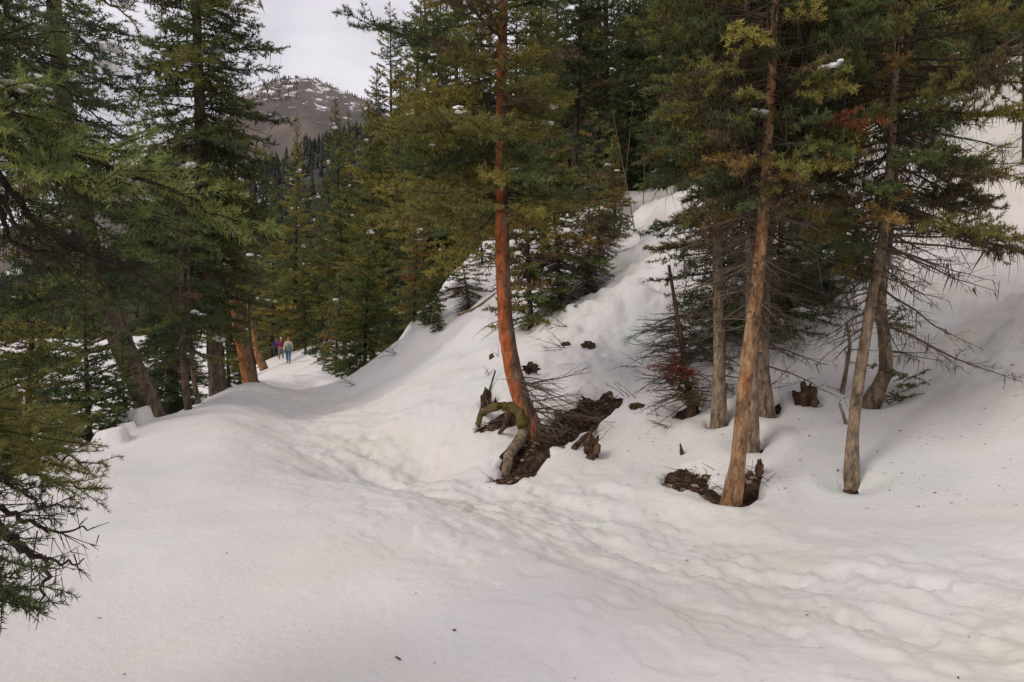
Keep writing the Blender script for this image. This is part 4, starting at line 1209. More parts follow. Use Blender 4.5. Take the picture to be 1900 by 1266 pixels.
for px, py, n, sz, c in ((1268, 720, 16, .2, PAL['brown']), (1282, 745, 14, .18, PAL['brown']), (1250, 700, 8, .16, PAL['brown']), (1272, 693, 12, .11, (.20, .06, .03)), (1240, 690, 6, .1, (.19, .055, .04)), (1225, 682, 5, .1, (.17, .055, .04)), (1262, 740, 6, .12, PAL['olive']), (1295, 745, 5, .1, PAL['olive']), (1255, 665, 4, .09, (.17, .055, .03))):
    for k in range(n):
        G.bough(G.axis(at(px, py, Y - .12) + G.rng.normal(0, .03, 3), G.rng.uniform(0, 6.28), sz * G.rng.uniform(.7, 1.2), G.rng.uniform(-.5, .7), .2, .2, step=.04), FINE, np.array(c))
G.leaf_mb().build('red_needles', M_NEEDLE, snag, b, smooth=False, kind='stuff')
# bare sapling left of the smooth trunk
b = ground_hit(1563, 728); Y = b[1]
sap = thing('dead_sapling', 'bare dead sapling stem with two thin forks left of the smooth pale trunk', 'dead sapling', b)
T = MB(); pth = np.array([b - (0, 0, .15), b, at(1571, 680, Y), at(1577, 640, Y), at(1571, 600, Y)])
tube(T, pth, [.035, .033, .027, .022, .014], 8, .15, 9, sub=4); T.build('trunk', M_BARK_GREY, sap, b)
dead_boughs(sap, b, pth, [(b[2] + .75, 200, .5, -.3, .3), (b[2] + .6, 215, .35, -.4, .3), (b[2] + .55, -10, .4, .05, .4), (b[2] + .4, -20, .3, -.3, .6), (b[2] + .9, 20, .3, .6, .3), (b[2] + .02, 190, .3, .3, .2)], 930, o=dict(tw=.2), tint=WOOD_GREY)

# -- the left bank
PAL_L = dict(deep=4, blue=3, green=2.5, olive=1.6, brown=1)
def ground_z(x, y):
    return float(height(np.array([x]), np.array([y]))[0])
# the big leaning trunk
root, P, rr, org = near_tree('spruce_tree', 'massive dark spruce with a thick trunk leaning left at the rim of the bank',
    [(300, 830, 15, .40), (272, 745, 15, .37), (246, 685, 15, .355), (220, 625, 15, .34), (195, 560, 15, .32), (165, 450, 15, .30), (140, 330, 15, .275), (118, 200, 15, .25), (104, 60, 15, .22), (96, -60, 15, .2)], (15, -.3, .3), M_BARK_BROWN, 26, sink=1.0, rough=.1, rs=.6)
G = Grow(101)
LMID = dict(MID, dens=60, nl=.08, nw=.0235, sub=.085)
crown_on(G, P, 2.4, 9.0, 74, lambda u: 2.15 - .3 * u, PAL_L, LMID, (-.45, -.05), .3, .5, hang=.03, snow=.04)
crown_on(G, P, 9.0, 14.5, 24, lambda u: 1.9 * (1 - u) ** .8 + .1, PAL_L, MID, (-.05, .6), .3, .5)
for az, L, z, pt in ((200, 2.6, 1.9, -.32), (190, 2.5, 1.5, -.35), (210, 2.3, 1.2, -.35), (185, 2.4, 2.2, -.25), (220, 2.2, 1.7, -.4), (195, 2.3, 1.0, -.4), (178, 2.4, 1.35, -.35), (235, 1.9, 1.4, -.4), (204, 2.5, 2.4, -.3), (192, 2.4, .7, -.38), (215, 2.0, .5, -.35)):
    b = np.array([np.interp(z, P[:, 2], P[:, 0]), np.interp(z, P[:, 2], P[:, 1]), z])
    G.bough(G.axis(b, R(az), L, pt, .0, .45), dict(LMID, bare=.35), pick(G.rng, dict(olive=3, gold=1, deep=2, green=2)), snow=.15)
finish(root, G, org, dict(L=.2, w=.02), .16)
# second big spruce, whose crown stands before the sky
x4, y4 = at(405, 745, 19.6)[:2]
root, P, rr, org = near_tree('spruce_tree', 'tall shaggy dark spruce, its crown against the sky left of the mountain',
    [(409, 775, 19.6, .32), (405, 745, 19.6, .29), (402, 690, 19.6, .265), (399, 640, 19.6, .25), (393, 560, 19.6, .235), (384, 400, 19.6, .205), (373, 250, 19.6, .18), (367, 100, 19.6, .15), (362, -50, 19.6, .13)], (16, -.1, .2), M_BARK_BROWN, 22, sink=.6, rough=.1, rs=.78)
G = Grow(111)
shag = lambda u: (2.1 + .35 * math.sin(u * 23)) * (1 - .15 * u)
rcut = lambda a: .86 - .28 * math.cos(a)
crown_on(G, P, 1.75, 4.6, 62, lambda u: 2.0, dict(deep=4, green=3, blue=2, olive=2, brown=1), LMID, (-.42, -.2), .3, .5, azf=rcut, hang=.05, snow=.02)
crown_on(G, P, 4.6, 10.5, 110, shag, dict(deep=4, green=3, blue=2, olive=2, brown=1), LMID, (-.45, .05), .35, .5, hang=.04, snow=.02)
crown_on(G, P, 10.5, 15.5, 24, lambda u: 1.5 * (1 - u) ** .8 + .1, PAL_L, MID, (.05, .6), .3, .5)
crown_on(G, P, 3.5, 10, 36, lambda u: 1.75, PAL_L, dict(MID, bare=.1), (-.5, -.1), .3, .4, dead=True, wc=WOOD * .8)
finish(root, G, org, dict(L=.22, w=.03), .11)
for (pts, lab, top, bark, cl, pal) in (
    ([(355, 800, 17, .14), (350, 765, 17, .13), (342, 690, 17, .115), (338, 600, 17, .1), (336, 500, 17, .07)], 'slim dark trunk just left of the shaggy spruce, lower of a close pair', (5.4, 0, 0), M_BARK_BROWN, (1.0, 5.2, 44, 1.15), PAL_L),
    ([(376, 800, 17.8, .10), (371, 765, 17.8, .095), (358, 690, 17.8, .085), (352, 600, 17.8, .075), (350, 500, 17.8, .05)], 'slimmer dark trunk between the close pair and the shaggy spruce', (5.6, 0, .1), M_BARK_BROWN, (1.4, 5.4, 40, 1.0), PAL_L),
    ([(470, 722, 22, .23), (464, 705, 22, .215), (452, 650, 22, .195), (443, 605, 22, .175), (437, 560, 22, .16), (432, 450, 22, .13)], 'golden-barked trunk leaning left at the left edge of the trail', (7.5, -.2, .2), M_BARK_GOLD, (2.7, 7.4, 44, 1.0), OLIVE),
    ([(480, 662, 45, .27), (477, 655, 45, .25), (470, 620, 45, .22), (464, 590, 45, .19), (458, 480, 45, .15)], 'smaller golden-barked trunk further along the left edge of the trail', (10, -.3, .2), M_BARK_GOLD, (4.6, 9.8, 50, 1.7), OLIVE),
    ([(474, 695, 26, .06), (472, 680, 26, .055), (464, 620, 26, .045), (460, 540, 26, .03)], 'thin black pole of a dead tree right behind the golden-barked trunk', (5, -.1, 0), M_BARK_DARK, (3, 4.8, 6, .3), OLIVE)):
    root, P, rr, org = near_tree('dead_tree' if 'dead' in lab else 'spruce_tree', lab, pts, top, bark, 16, sink=.8, rough=.09, rs=.7 if 'smaller' in lab else .92 if 'golden' in lab else .62, flare=1.25, cat='dead tree' if 'dead' in lab else 'tree')
    G = Grow(int(pts[0][0])); z0, z1, n, Lm = cl
    crown_on(G, P, z0, z1, n, lambda u: Lm * (1 - u) ** .6 + .1, pal, LMID, (-.4, .4), .35, .45, snow=.05, dead='dead' in lab)
    if 'dead' not in lab and 'smaller' not in lab:
        crown_on(G, P, -.2, z0 + .8, 18, lambda u: Lm * .55, pal, dict(MID, bare=.1), (-.4, -.1), .4, .3, dead=True, wc=WOOD * .7)
    finish(root, G, org, None, .1)
# spruces below the rim, towards the lake
for px, Y, H, key, lab, wd in ((165, 12.6, 3.3, 'young_deep', 'dark snow-dabbed spruce below the rim, right of the frozen lake', 1.15), (232, 13.6, 1.9, 'young_deep', 'low dark spruce pressed against the snow rim under the leaning trunk', 1.2),
                               (-20, 11.0, 2.6, 'young_spruce', 'yellow green spruce below the rim at the left, its boughs before the lake', 1.25), (-60, 13.5, 4.6, 'young_rust', 'olive spruce at the far left below the rim', 1.2), (330, 27, 7, 'tall_mixed', 'brown green spruce low on the bank behind the close pair', 1.3), (40, 24, 11, 'tall_mixed', 'brown green conifer at the far left above the lake', 1.2), (318, 24, 9.0, 'tall_deep', 'dense dark spruce filling the gap left of the shaggy spruce', 1.2), (425, 34, 7, 'tall_mixed', 'brown conifer on the bank behind the golden trunk', 1.2), (445, 60, 13, 'tall_olive', 'olive conifer by the far trail left of the hikers', 1.1)):
    x, y = atY(px, Y)
    plant(key, x, y, H, label=lab, wide=wd, name='spruce_tree', cat='tree', sink=.2)

# -- the near tree at the left edge: trunk out of frame, its boughs across the view
NX, NY = -2.75, 2.55
nb = np.array((NX, NY, ground_z(NX, NY)))
near = thing('spruce_tree', 'nearest spruce at the left edge, its long needled boughs hanging into view', 'tree', nb)
T = MB(); NP = np.array([nb + (0, 0, -.3), nb, nb + (.02, .03, 1.5), nb + (.05, .05, 3.2), nb + (.05, .1, 6), nb + (.0, .1, 10)])
tube(T, NP, [.24, .21, .18, .15, .11, .03], 20, .1, 6, sub=6); T.build('trunk', M_BARK_DARK, near, nb)
NEAR = dict(tw=.05, k=.40, bare=.18, dens=330, nl=.030, nw=.0046, sub=.05, vert=.2, wood=True, fwd=.85, quad=False)
NEAR_T = dict(NEAR, tw=.05, dens=420, nl=.026, nw=.0040, vert=.38, k=.34)
def spline(pts, n):
    pts = np.asarray(pts); m = len(pts); t = np.linspace(0, m - 1, n)
    q = np.concatenate((2 * pts[:1] - pts[1:2], pts, 2 * pts[-1:] - pts[-2:-1]))
    i = np.minimum(t.astype(int), m - 2); w = (t - i)[:, None]
    p0, p1, p2, p3 = q[i], q[i + 1], q[i + 2], q[i + 3]
    return 0.5 * (2 * p1 + (p2 - p0) * w + (2 * p0 - 5 * p1 + 4 * p2 - p3) * w ** 2 + (3 * p1 - p0 - 3 * p2 + p3) * w ** 3)
def near_bough(px_pts, pal, seed, o=NEAR, dead=False, hang=0.0, r0=.016, snow=0, k=None, wc=WOOD_DARK, lich=None):
    first = at(*px_pts[0]); z = first[2]
    b = np.array([np.interp(z + .15, NP[:, 2], NP[:, 0]), np.interp(z + .15, NP[:, 2], NP[:, 1]), z + .15])
    ax = spline([b] + [at(*p) for p in px_pts], 22)
    ax = ax + np.random.default_rng(seed).normal(0, .008, ax.shape)
    G = Grow(seed); oo = dict(o)
    if k: oo['k'] = k
    G.bough(ax, oo, pick(G.rng, pal), dead=dead, wc=wc, hang=hang, r0=r0, snow=snow)
    ob = G.wood_mb().build('dead_bough' if dead else 'bough', M_TWIG, near, nb)
    L = G.leaf_mb()
    if L.v:
        L.build('needles', M_NEEDLE, ob, nb, smooth=False, kind='stuff')
    H = G.hang_mb(**(lich or dict(L=.07, w=.0045, col=(.05, .036, .02), per=4)))
    if H.v:
        H.build('beard_lichen', M_LICHEN, ob, nb, smooth=False, kind='stuff')
    if G.snowpt:
        S = MB()
        for i, p in enumerate([q + G.rng.normal(0, .03, 3) * (1, 1, .25) for q in G.snowpt for _ in range(4)]):
            sz = .013 * G.rng.uniform(.7, 1.4); lump(S, p + (0, 0, .01), (sz * 1.7, sz * 1.1, sz * .5), i * 3 + seed, .5, 1.7, ICO1, rot=G.rng.random() * 6)
        S.build('snow', M_CLUMP, ob, nb, kind='stuff')
PAL['fresh'] = (.18, .21, .06)
PN = dict(green=4, olive=2, fresh=.6, deep=2.5, blue=1)
near_bough([(-60, 170, 2.75), (100, 275, 2.85), (300, 340, 3.0), (400, 395, 3.1), (492, 438, 3.2)], dict(fresh=1), 201, hang=.35, r0=.02)
near_bough([(-60, 230, 2.8), (120, 330, 2.9), (260, 400, 3.1), (395, 455, 3.3)], PN, 202, hang=.5, r0=.02)
near_bough([(-60, 120, 2.9), (90, 245, 3.1), (210, 290, 3.3), (330, 352, 3.5)], PN, 203, hang=.25, snow=1)
near_bough([(-60, 250, 2.7), (60, 300, 2.75), (170, 335, 2.8), (250, 345, 2.9)], dict(fresh=1), 204, hang=.3)
near_bough([(-60, 300, 2.9), (60, 400, 3.0), (140, 460, 3.2), (270, 520, 3.5), (345, 590, 3.6)], PN, 205, dead=True, hang=.45, r0=.02)
near_bough([(-60, 330, 3.2), (40, 430, 3.4), (120, 500, 3.7), (200, 570, 3.9)], PN, 206, dead=True, hang=.4)
near_bough([(-60, 60, 3.1), (40, 90, 3.3), (120, 165, 3.5), (230, 270, 3.7)], PN, 207, dead=True, hang=.15, r0=.018)
near_bough([(-60, -120, 3.2), (60, -30, 3.4), (140, 60, 3.6), (205, 140, 3.8)], PN, 208, o=NEAR_T, hang=.08, snow=1)
near_bough([(-60, -40, 3.0), (30, 40, 3.2), (90, 100, 3.4), (150, 130, 3.5)], PN, 209, o=NEAR_T, hang=.08)
near_bough([(-60, 20, 3.3), (20, 110, 3.5), (70, 170, 3.7), (140, 215, 3.8)], PN, 210, o=NEAR_T, hang=.1)
near_bough([(-60, 360, 2.9), (20, 440, 3.0), (100, 470, 3.1), (190, 440, 3.3)], PN, 211, dead=True, hang=.3)
near_bough([(-60, -160, 3.6), (80, -60, 3.9), (200, 0, 4.2), (260, 60, 4.3)], PN, 212, o=NEAR_T)
# low boughs
near_bough([(-60, 790, 2.9), (40, 815, 3.2), (120, 850, 3.5), (203, 868, 3.7)], dict(olive=3, gold=1), 221, o=NEAR_T, hang=.05, r0=.013)
near_bough([(-60, 830, 2.9), (40, 870, 3.1), (110, 900, 3.3), (190, 905, 3.5)], dict(olive=2, green=2), 222, o=NEAR_T, hang=.1, r0=.013)
near_bough([(-60, 740, 3.1), (20, 760, 3.4), (70, 790, 3.7), (140, 822, 3.9)], dict(green=2, olive=2), 223, o=NEAR_T, r0=.013)
near_bough([(-60, 860, 2.8), (20, 900, 2.9), (80, 935, 3.0), (140, 940, 3.1)], dict(deep=2, green=2), 227, o=NEAR_T, r0=.013, hang=.2)
near_bough([(-60, 930, 2.6), (40, 965, 2.7), (110, 985, 2.8), (176, 981, 2.9)], PN, 224, dead=True, hang=.25, r0=.016, k=.3)
near_bough([(-60, 960, 2.5), (40, 1010, 2.6), (85, 1050, 2.65), (82, 1100, 2.7), (66, 1140, 2.7)], PN, 225, dead=True, hang=.2, r0=.018, k=.22)
near_bough([(-60, 985, 2.55), (50, 1025, 2.7), (110, 1045, 2.8), (160, 1040, 2.85)], PN, 228, dead=True, hang=.25, r0=.014, k=.25)
near_bough([(-60, 1075, 2.3), (-10, 1100, 2.35), (20, 1112, 2.4), (52, 1118, 2.4)], dict(deep=1), 226, o=dict(NEAR_T, k=.25), r0=.008)
near_bough([(-60, 1030, 2.35), (-20, 1050, 2.4), (10, 1080, 2.4), (30, 1120, 2.4)], dict(deep=1), 229, o=dict(NEAR_T, k=.3), r0=.008)
# ------------------------------------------------------------------ roots, stumps, rocks, dead wood on the snow
def lump_thing(name, label, cat, px, py, size, mat, seed, shape=None, amp=.45, freq=1.5, sink=.3, rot=0., kids=()):
    b = ground_hit(px, py); b = np.array((b[0], b[1], ground_z(b[0], b[1])))
    mb = MB(); lump(mb, (0, 0, size[2] * (1 - sink) * .6), size, seed, amp, freq, shape or ICO4, rot=rot, oct=5)
    o = mb.build(name, mat, None, (0, 0, 0)); o.location = b
    return tag(o, label, cat)

def stump(name, label, cat, px, py, H, r, mat, seed, lean=(0, 0), jag=.35, sides=22):
    """a broken stub: rough tube whose top edge is splintered"""
    b = ground_hit(px, py); z = ground_z(b[0], b[1]); n = 12
    rg = np.random.default_rng(seed)
    a = np.linspace(0, 2 * math.pi, sides, endpoint=False)
    ph = rg.random() * 6; top = H * (1 - jag * (.5 + .5 * np.cos(a - ph)) - .25 * jag * rg.random(sides))
    V = []
    for k in range(n):
        t = k / (n - 1)
        zz = -.15 + (top + .15) * t
        rr = r * (1.4 - .95 * t ** .8) * (1 + .22 * perlin(np.cos(a) * 2.2 + seed, np.sin(a) * 2.2, np.full(sides, t * 2.)) + .10 * perlin(np.cos(a) * 7 + seed, np.sin(a) * 7, np.full(sides, t * 3.)))
        V.append(np.stack((np.cos(a) * rr + lean[0] * t, np.sin(a) * rr + lean[1] * t, zz), -1))
    V = np.concatenate(V + [np.array([[lean[0] * .8, lean[1] * .8, H * .45]])])
    i = np.arange(n - 1)[:, None] * sides; j = np.arange(sides)[None]; k = (j + 1) % sides
    f = np.concatenate((np.stack((i + j, i + k, i + sides + k), -1).reshape(-1, 3), np.stack((i + j, i + sides + k, i + sides + j), -1).reshape(-1, 3),
                        np.stack(((n - 1) * sides + j[0], (n - 1) * sides + k[0], np.full(sides, n * sides)), -1)))
    mb = MB(); mb.add(V, f); o = mb.build(name, mat, None); o.location = (b[0], b[1], z)
    return tag(o, label, cat)

for nm, cat, px, py, sz, mat, sd, amp, lab in (
    ('tree_stump', 'stump', 902, 742, (.075, .07, .2), M_ROTTEN, 3, .5, 'dark rotten stump jutting from the snow left of the red trunk'),
    ('tree_stump', 'stump', 1497, 742, (.14, .12, .20), M_ROTTEN, 11, .8, 'black rotten stump alone in the snow right of the grey trunks'),
    ('tree_stump', 'stump', 1098, 853, (.085, .07, .15), M_ROTTEN, 17, .95, 'small ragged stump in the snow below the soil hollow'),
    ('tree_stump', 'stump', 985, 706, (.17, .08, .075), M_ROTTEN, 23, .8, 'rotten brown wood stub touching the right side of the red trunk'),
    ('branch_stub', 'stub', 1409, 884, (.035, .035, .09), M_ROTTEN, 29, .7, 'short reddish stub right of the orange-barked trunk foot'),
    ('branch_stub', 'stub', 912, 668, (.04, .035, .06), M_ROTTEN, 31, .7, 'tiny stub poking from the snow left of the red trunk above the stump')):
    lump_thing(nm, lab, cat, px, py, sz, mat, sd * 2.9, ICO3, amp, 1.9, .2, sd)
for px, py, sz, lab, sd in ((1548, 452, (.62, .35, .42), 'largest black rock on the slope between the right-hand trunks', 1), (1592, 498, (.34, .25, .30), 'black rock beside the pale trunk, lowest right of the rocks', 2), (1518, 505, (.5, .3, .22), 'flat black rock under the low spruce boughs', 3),
                            (1528, 548, (.26, .2, .22), 'small dark rock with snow around it below the flat rock', 4), (1470, 560, (.4, .25, .2), 'dark rock behind the stout trunk', 5), (1500, 430, (.4, .3, .3), 'dark rock left of the largest black rock', 6), (1545, 378, (.26, .2, .25), 'dark rock at the foot of the straight dark trunk', 7), (1285, 372, (.55, .3, .25), 'dark earth bank at the crest right of the snow lane', 8)):
    lump_thing('rock', lab, 'rock', px, py, sz, M_ROCK, sd * 4.7, ICO3, amp=.55, freq=1.7, rot=sd)
for px, py, sz, lab, sd in ((1091, 664, (.095, .07, .05), 'small dark tuft of earth in the snow above the soil hollow', 21), (1050, 660, (.07, .05, .04), 'dark clod beside the bare twigs above the hollow', 22), (1182, 757, (.10, .06, .04), 'brown clod low in the snow left of the dead stem', 23)):
    lump_thing('earth_clod', lab, 'clod', px, py, sz, M_ROTTEN, sd * 3.1, ICO3, .8, 2.3)
def stick_thing(name, label, cat, pts, r0, r1, mat, seed=0., rough=.25, sides=10):
    P = np.array(pts, float); mb = MB()
    tube(mb, P, np.linspace(r0, r1, len(P)), sides, rough, 9, sub=6, seed=seed)
    o = mb.build(name, mat, None, P[0]); return tag(o, label, cat)
def on(px, py, up=.0):
    q = ground_hit(px, py); return np.array((q[0], q[1], ground_z(q[0], q[1]) + up))
stick_thing('mossy_root', 'yellow mossy root arching out of the snow left of the red trunk', 'root', [on(884, 786, -.03), on(898, 770, .06), at(918, 756, 10.5 + DT), at(942, 754, 10.45 + DT), at(962, 766, 10.4 + DT), at(972, 790, 10.35 + DT)], .035, .075, M_MOSS, 1., .5, 14)
stick_thing('root', 'dark hanging root under the mossy arch left of the red trunk', 'root', [at(945, 760, 10.45 + DT), at(940, 785, 10.4 + DT), on(925, 805, -.02)], .06, .02, M_ROTTEN, 2.)
stick_thing('fallen_branch', 'curved bare branch lying on the snow below the soil hollow', 'branch', [on(1064, 842, .02), on(1080, 828, .05), on(1094, 815, .05), on(1101, 802, .04), on(1100, 792, .0)], .035, .022, M_ROTTEN, 3.)
stick_thing('fallen_branch', 'thin dead stick slanting down from the rotten stump left of the red trunk', 'branch', [on(886, 776, .0), on(893, 760, .05), on(905, 734, .10), on(919, 712, .14)], .018, .012, M_ROTTEN, 4.)
stick_thing('fallen_branch', 'dark log end bedded in the upper right of the soil hollow', 'branch', [on(1085, 765, .02), on(1110, 748, .06), on(1128, 738, .03)], .07, .05, M_ROTTEN, 5.)
stick_thing('fallen_branch', 'long thin log slanting through the small conifers left of the red trunk', 'branch', [on(850, 592, .1), at(885, 570, 20), at(925, 540, 19)], .04, .025, M_BARK_GREY, 6.)

b_ = on(1267, 842, -.05)
stick_thing('branch_stub', 'small split reddish stub in the snow above the bare soil patch', 'stub', [b_, b_ + (-.01, 0, .08), b_ + (-.03, 0, .17)], .035, .008, M_ROTTEN, 7., .5, 12)
b_ = on(1571, 786, -.05)
stick_thing('branch_stub', 'snapped stick stub leaning beside the smooth pale trunk', 'stub', [b_, b_ + (-.03, 0, .12), b_ + (-.08, 0, .28)], .022, .016, M_BARK_GREY, 8., .3, 12)
def twig_shrub(label, px, py, n, L, seed, az=(100, 260), pt=(-.1, .9), col=WOOD_GREY * .55, k=.55):
    b = on(px, py, -.03); G = Grow(seed)
    for _ in range(n):
        G.bough(G.axis(b + G.rng.normal(0, .04, 3) * (1, 1, .2), R(G.rng.uniform(*az)), L * G.rng.uniform(.5, 1.1), G.rng.uniform(*pt), .3, .2, wig=.16, step=.07), dict(FINE, tw=.11, sub=.12, k=k, bare=.1), (0, 0, 0), dead=True, wc=col, r0=.006)
    o = G.wood_mb().build('bare_twig', M_TWIG, None, b)
    return tag(o, label, 'twig')
for i, (px, py, n, L, az, lab) in enumerate(((1055, 632, 3, .6, (120, 200), 'bare forked twig reaching left over the snow above the soil hollow'), (1048, 668, 5, .55, (110, 230), 'spray of bare twigs beside the dark clod'), (1190, 690, 4, .5, (150, 200), 'thin bare twig lying left of the dead stem skirt'),
    (1168, 742, 3, .4, (150, 220), 'short bare twig in the snow between hollow and dead stem'), (1240, 790, 4, .5, (180, 260), 'bare twigs on the snow below the dead stem'), (1215, 770, 3, .3, (60, 260), 'few dark twig ends low in the snow left of the dead stem foot'), (925, 668, 2, .3, (80, 160), 'tiny twig in the snow left of the red trunk'), (905, 700, 3, .3, (60, 140), 'thin twigs above the dark rotten stump'),
    (735, 660, 6, .9, (170, 250), 'drooping bare twigs at the foot of the rusty young conifer'), (660, 712, 6, .6, (120, 240), 'bare twigs at the foot of the bright green young spruce'), (1105, 820, 4, .35, (0, 120), 'fine twigs above the splintered stump'), (440, 716, 5, .5, (30, 150), 'thin dry stalks in the snow between the two left trunks'), (1165, 405, 4, .7, (0, 180), 'bare twig at the left edge of the lane head'), (1420, 715, 4, .6, (-60, 20), 'drooping bare twigs right of the grey trunk foot'))):
    twig_shrub(lab, px, py, n, L, 700 + i, az)

# litter on the snow: bark flakes and needle bits, and twigs in the hollows
_rl = np.random.default_rng(77)
mb = MB()
pts = []
for _ in range(2600):
    px, py = _rl.uniform(1150, 1890), _rl.uniform(420, 950)
    if _rl.random() < sstep(900, 1250, np.array(px)) * (1 - .75 * sstep(930, 1010, np.array(py))) * .75:
        q = at(px, py, 1); d = ray(px, py)
        pts.append((px, py))
pts = pts[:1000] + [(_rl.uniform(100, 1850), _rl.uniform(780, 1260)) for _ in range(170)]
P = np.array([ground_hit(*p)[:2] for p in pts])
Zp = height(P[:, 0], P[:, 1])
M = len(P); a = _rl.random(M) * 6.28; l = (_rl.gamma(1.5, .0055, M) + .003) * np.where(np.arange(M) < 1000, 1, .6); w = l * _rl.uniform(.12, .5, M)
u = np.stack((np.cos(a), np.sin(a), _rl.normal(0, .2, M)), -1); s_ = np.stack((-np.sin(a), np.cos(a), _rl.normal(0, .2, M)), -1)
c = np.c_[P, Zp + .006]
v = np.stack((c - u * l[:, None], c + s_ * w[:, None], c + u * l[:, None], c - s_ * w[:, None]), 1).reshape(-1, 3)
f = (np.arange(M)[:, None, None] * 4 + np.array([(0, 1, 2), (0, 2, 3)])[None]).reshape(-1, 3)
mb.add(v, f, np.repeat(np.array((.07, .045, .028)) * _rl.uniform(.4, 1.6, (M, 1)), 4, 0))
lit = mb.build('bark_litter', M_TWIG, None, smooth=False, kind='stuff')
mb = MB()
for ch in PITW[:4]:
    for (p, r) in ch:
        n = 26; xy = p + _rl.normal(0, r * .7, (n, 2)); z = height(xy[:, 0], xy[:, 1]) + .20 * pit_mask(xy[:, 0], xy[:, 1]) - .05 + _rl.uniform(0, .05, n)
        a = _rl.random(n) * 6.28; l = _rl.uniform(.05, .22, n)[:, None]
        d = np.stack((np.cos(a), np.sin(a), _rl.normal(.1, .3, n)), -1) * l
        sticks(mb, np.c_[xy, z], np.c_[xy, z] + d, .005, .002, np.array((.13, .09, .06)) * _rl.uniform(.4, 1.5, (n, 1)))
mb.build('twig_litter', M_TWIG, None, kind='stuff')
mb = MB()
for ch in PITW[:4]:
    for (p, r) in ch:
        for _ in range(7):
            x, y = p + _rl.normal(0, r * .6, 2); s0 = _rl.uniform(.012, .035)
            z = float(height(np.array([x]), np.array([y]))[0]) + .20 * float(pit_mask(np.array([x]), np.array([y]))[0]) - .06
            lump(mb, (x, y, z), (s0 * 1.4, s0, s0 * .8), _rl.random() * 20, .4, 1.5, ICO1, np.array((.28, .2, .14)) * _rl.uniform(.3, 1.3))
mb.build('pebbles', M_TWIG, None, kind='stuff')
b = on(843, 1173, .004); mb = MB()
lump(mb, (0, 0, .003), (.011, .008, .003), 5, .4, 1.5, ICO1, (.25, .02, .02)); o = mb.build('red_leaf', M_TWIG, None); o.location = b
tag(o, 'tiny dark red leaf lying on the smooth foreground snow', 'leaf')

# ------------------------------------------------------------------ the hikers
def flat_mat(name, c, rough=.85):
    return mat_noise(name, [(.3, tuple(x * .75 for x in c)), (.7, tuple(min(1, x * 1.15) for x in c))], 14, 4, rough, .3, .01)
M_SKIN = flat_mat('skin', (.50, .26, .18), .6)
def skin_mesh(name, J, E, mat, parent, root, sub=2):
    names = list(J); me = bpy.data.meshes.new(name)
    me.from_pydata([J[k][0] for k in names], [(names.index(a), names.index(b)) for a, b in E], [])
    o = bpy.data.objects.new(name, me); COL.objects.link(o); o.parent = parent
    m = o.modifiers.new('skin', 'SKIN'); m.use_smooth_shade = True
    sv = me.skin_vertices[0].data if me.skin_vertices else None
    for i, k in enumerate(names):
        r = J[k][1]; sv[i].radius = r if isinstance(r, tuple) else (r, r); sv[i].use_root = (k == root)
    s = o.modifiers.new('smooth', 'SUBSURF'); s.levels = sub; s.render_levels = sub
    me.materials.append(mat)
    return o
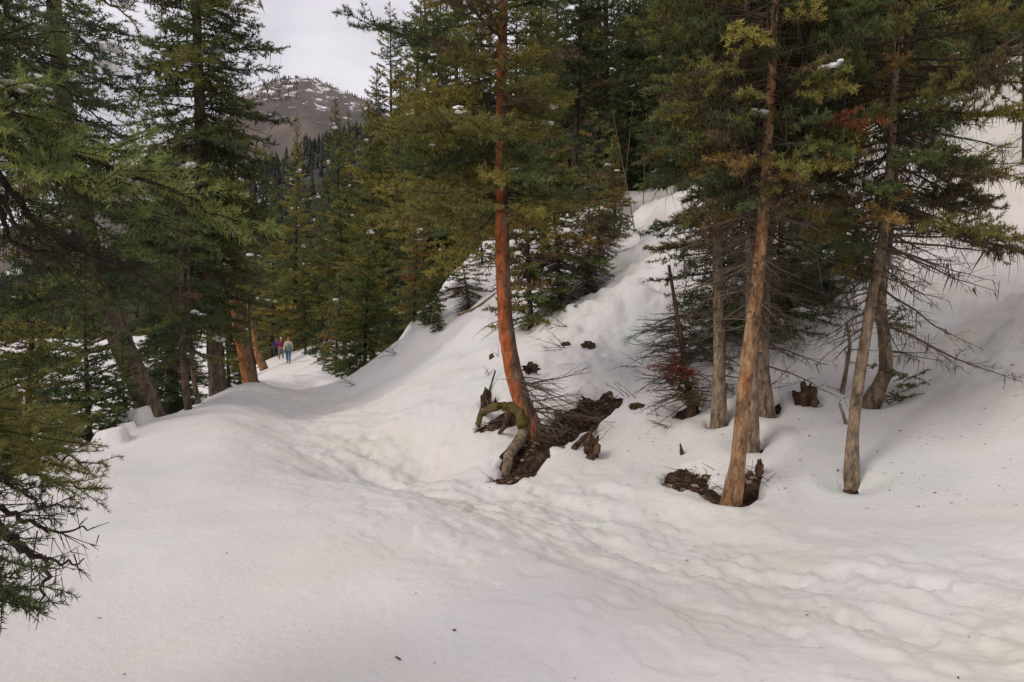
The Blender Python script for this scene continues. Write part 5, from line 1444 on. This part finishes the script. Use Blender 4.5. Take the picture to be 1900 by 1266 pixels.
def hiker(label, px, py, H, stride, jacket, vest, trousers, hat, gloves=None, rz=0., sleeves=None):
    g_ = ground_hit(px, py); b = np.array((g_[0], g_[1], ground_z(g_[0], g_[1]) + .01))
    root = thing('person', label, 'person', b); root.rotation_euler = (0, 0, rz); s = H / 1.75; root.scale = (s, s, s)
    st = stride
    J = {'pelvis': ((0, 0, .95), (.15, .11)), 'waist': ((0, 0, 1.1), (.14, .10)), 'chest': ((0, .01, 1.3), (.17, .115)), 'neck': ((0, 0, 1.475), .055), 'jaw': ((0, -.02, 1.565), .07), 'skull': ((0, -.005, 1.655), .088), 'nose': ((0, -.105, 1.60), .014)}
    E = [('pelvis', 'waist'), ('waist', 'chest'), ('chest', 'neck'), ('neck', 'jaw'), ('jaw', 'skull'), ('jaw', 'nose')]
    for n, x, f in (('l', 1, st), ('r', -1, -st)):
        J.update({'sh' + n: ((.175 * x, 0, 1.41), .06), 'el' + n: ((.235 * x, .03 + .06 * f, 1.14), .045), 'wr' + n: ((.245 * x, -.06 + .14 * f, .905), .03), 'hd' + n: ((.245 * x, -.085 + .16 * f, .83), (.04, .022)),
                  'hp' + n: ((.095 * x, 0, .88), .09), 'kn' + n: ((.10 * x, -.10 * f - .04, .5), .062), 'an' + n: ((.10 * x, -.2 * f + (.05 if f < 0 else 0), .10 + (.06 if f < 0 else 0)), .043), 'to' + n: ((.11 * x, -.2 * f - .15, .035 + (.02 if f < 0 else 0)), .034)})
        E += [('chest', 'sh' + n), ('sh' + n, 'el' + n), ('el' + n, 'wr' + n), ('wr' + n, 'hd' + n), ('pelvis', 'hp' + n), ('hp' + n, 'kn' + n), ('kn' + n, 'an' + n), ('an' + n, 'to' + n)]
        hx, hy, hz = J['hd' + n][0]
        for q, (dy, dz, r) in enumerate(((-.035, -.075, .009), (-.012, -.088, .0095), (.010, -.082, .009), (.03, -.066, .008), (-.055, -.03, .0105))):
            J[f'f{q}' + n] = ((hx - .008 * x, hy + dy, hz + dz), r); E.append(('hd' + n, f'f{q}' + n))
    skin_mesh('body', J, E, M_SKIN, root, 'pelvis')
    up = lambda k, g: (J[k][0], tuple(v + g for v in J[k][1]) if isinstance(J[k][1], tuple) else J[k][1] + g)
    jk = {k: up(k, .03) for k in ('pelvis', 'waist', 'chest', 'shl', 'shr', 'ell', 'elr', 'wrl', 'wrr')}; jk['neck'] = ((0, 0, 1.47), .075); jk['pelvis'] = ((0, 0, .93), (.175, .135))
    je = [('pelvis', 'waist'), ('waist', 'chest'), ('chest', 'neck')] + [e for e in E if e[0][:2] in ('sh', 'el') and e[1][:2] in ('el', 'wr')] + [('chest', 'shl'), ('chest', 'shr')]
    skin_mesh('jacket', jk, je, sleeves or jacket, root, 'pelvis')
    if vest:
        vk = {k: up(k, .048) for k in ('pelvis', 'waist', 'chest')}; vk['top'] = ((0, 0, 1.43), (.12, .09)); vk['pelvis'] = ((0, 0, .96), (.18, .145))
        skin_mesh('vest', vk, [('pelvis', 'waist'), ('waist', 'chest'), ('chest', 'top')], vest, root, 'pelvis')
    tk = {k: up(k, .022) for k in ('pelvis', 'hpl', 'hpr', 'knl', 'knr', 'anl', 'anr')}
    skin_mesh('trousers', tk, [e for e in E if e[0] in tk and e[1] in tk], trousers, root, 'pelvis')
    for n in 'lr':
        a, t = J['an' + n][0], J['to' + n][0]
        skin_mesh('boot', {'a': ((a[0], a[1], a[2] + .02), .058), 'h': ((a[0], a[1] + .03, a[2] - .05), .05), 't': (t, .05)}, [('a', 'h'), ('h', 't')], M_BOOT, root, 'a')
        if gloves:
            hx, hy, hz = J['hd' + n][0]
            skin_mesh('glove', {'w': ((hx, hy + .01, hz + .06), .045), 'p': ((hx, hy, hz), (.05, .035)), 'f': ((hx, hy - .01, hz - .08), (.04, .025)), 't': ((hx, hy - .06, hz - .03), .018)}, [('w', 'p'), ('p', 'f'), ('p', 't')], gloves, root, 'w')
        mb = MB(); lump(mb, ((.03 if n == 'l' else -.03), -.082, 1.628), (.011, .008, .009), 1, .1, 1, ICO1, (.02, .015, .012)); mb.build('eye', M_TWIG, root)
    skin_mesh('hat', {'b': ((0, -.005, 1.655), .101), 'm': ((0, 0, 1.70), .094), 't': ((0, .005, 1.752), .05)}, [('b', 'm'), ('m', 't')], hat, root, 'b')
    return root
M_BOOT = flat_mat('boot_leather', (.03, .025, .022))
hiker('person walking in front in blue jeans, grey green vest over cream sleeves and red hat', 535, 674, 1.80, 1, flat_mat('cream_fleece', (.50, .42, .28)), flat_mat('grey_green_vest', (.16, .24, .21)), flat_mat('blue_jeans', (.05, .14, .22)), flat_mat('red_hat', (.55, .075, .035)), flat_mat('red_gloves', (.55, .09, .05)), .15)
hiker('person in maroon jacket, grey trousers and white hat walking behind the front hiker', 521.5, 667, 1.84, -1, flat_mat('maroon_jacket', (.21, .03, .06)), None, flat_mat('grey_trousers', (.17, .16, .17)), flat_mat('white_hat', (.75, .72, .70)), None, .1)
hiker('person in navy blue jacket and dark trousers walking last of the three hikers', 513, 663, 1.68, 1, flat_mat('navy_jacket', (.03, .045, .20)), None, flat_mat('dark_trousers', (.022, .024, .035)), flat_mat('amber_hat', (.42, .17, .06)), None, .2)
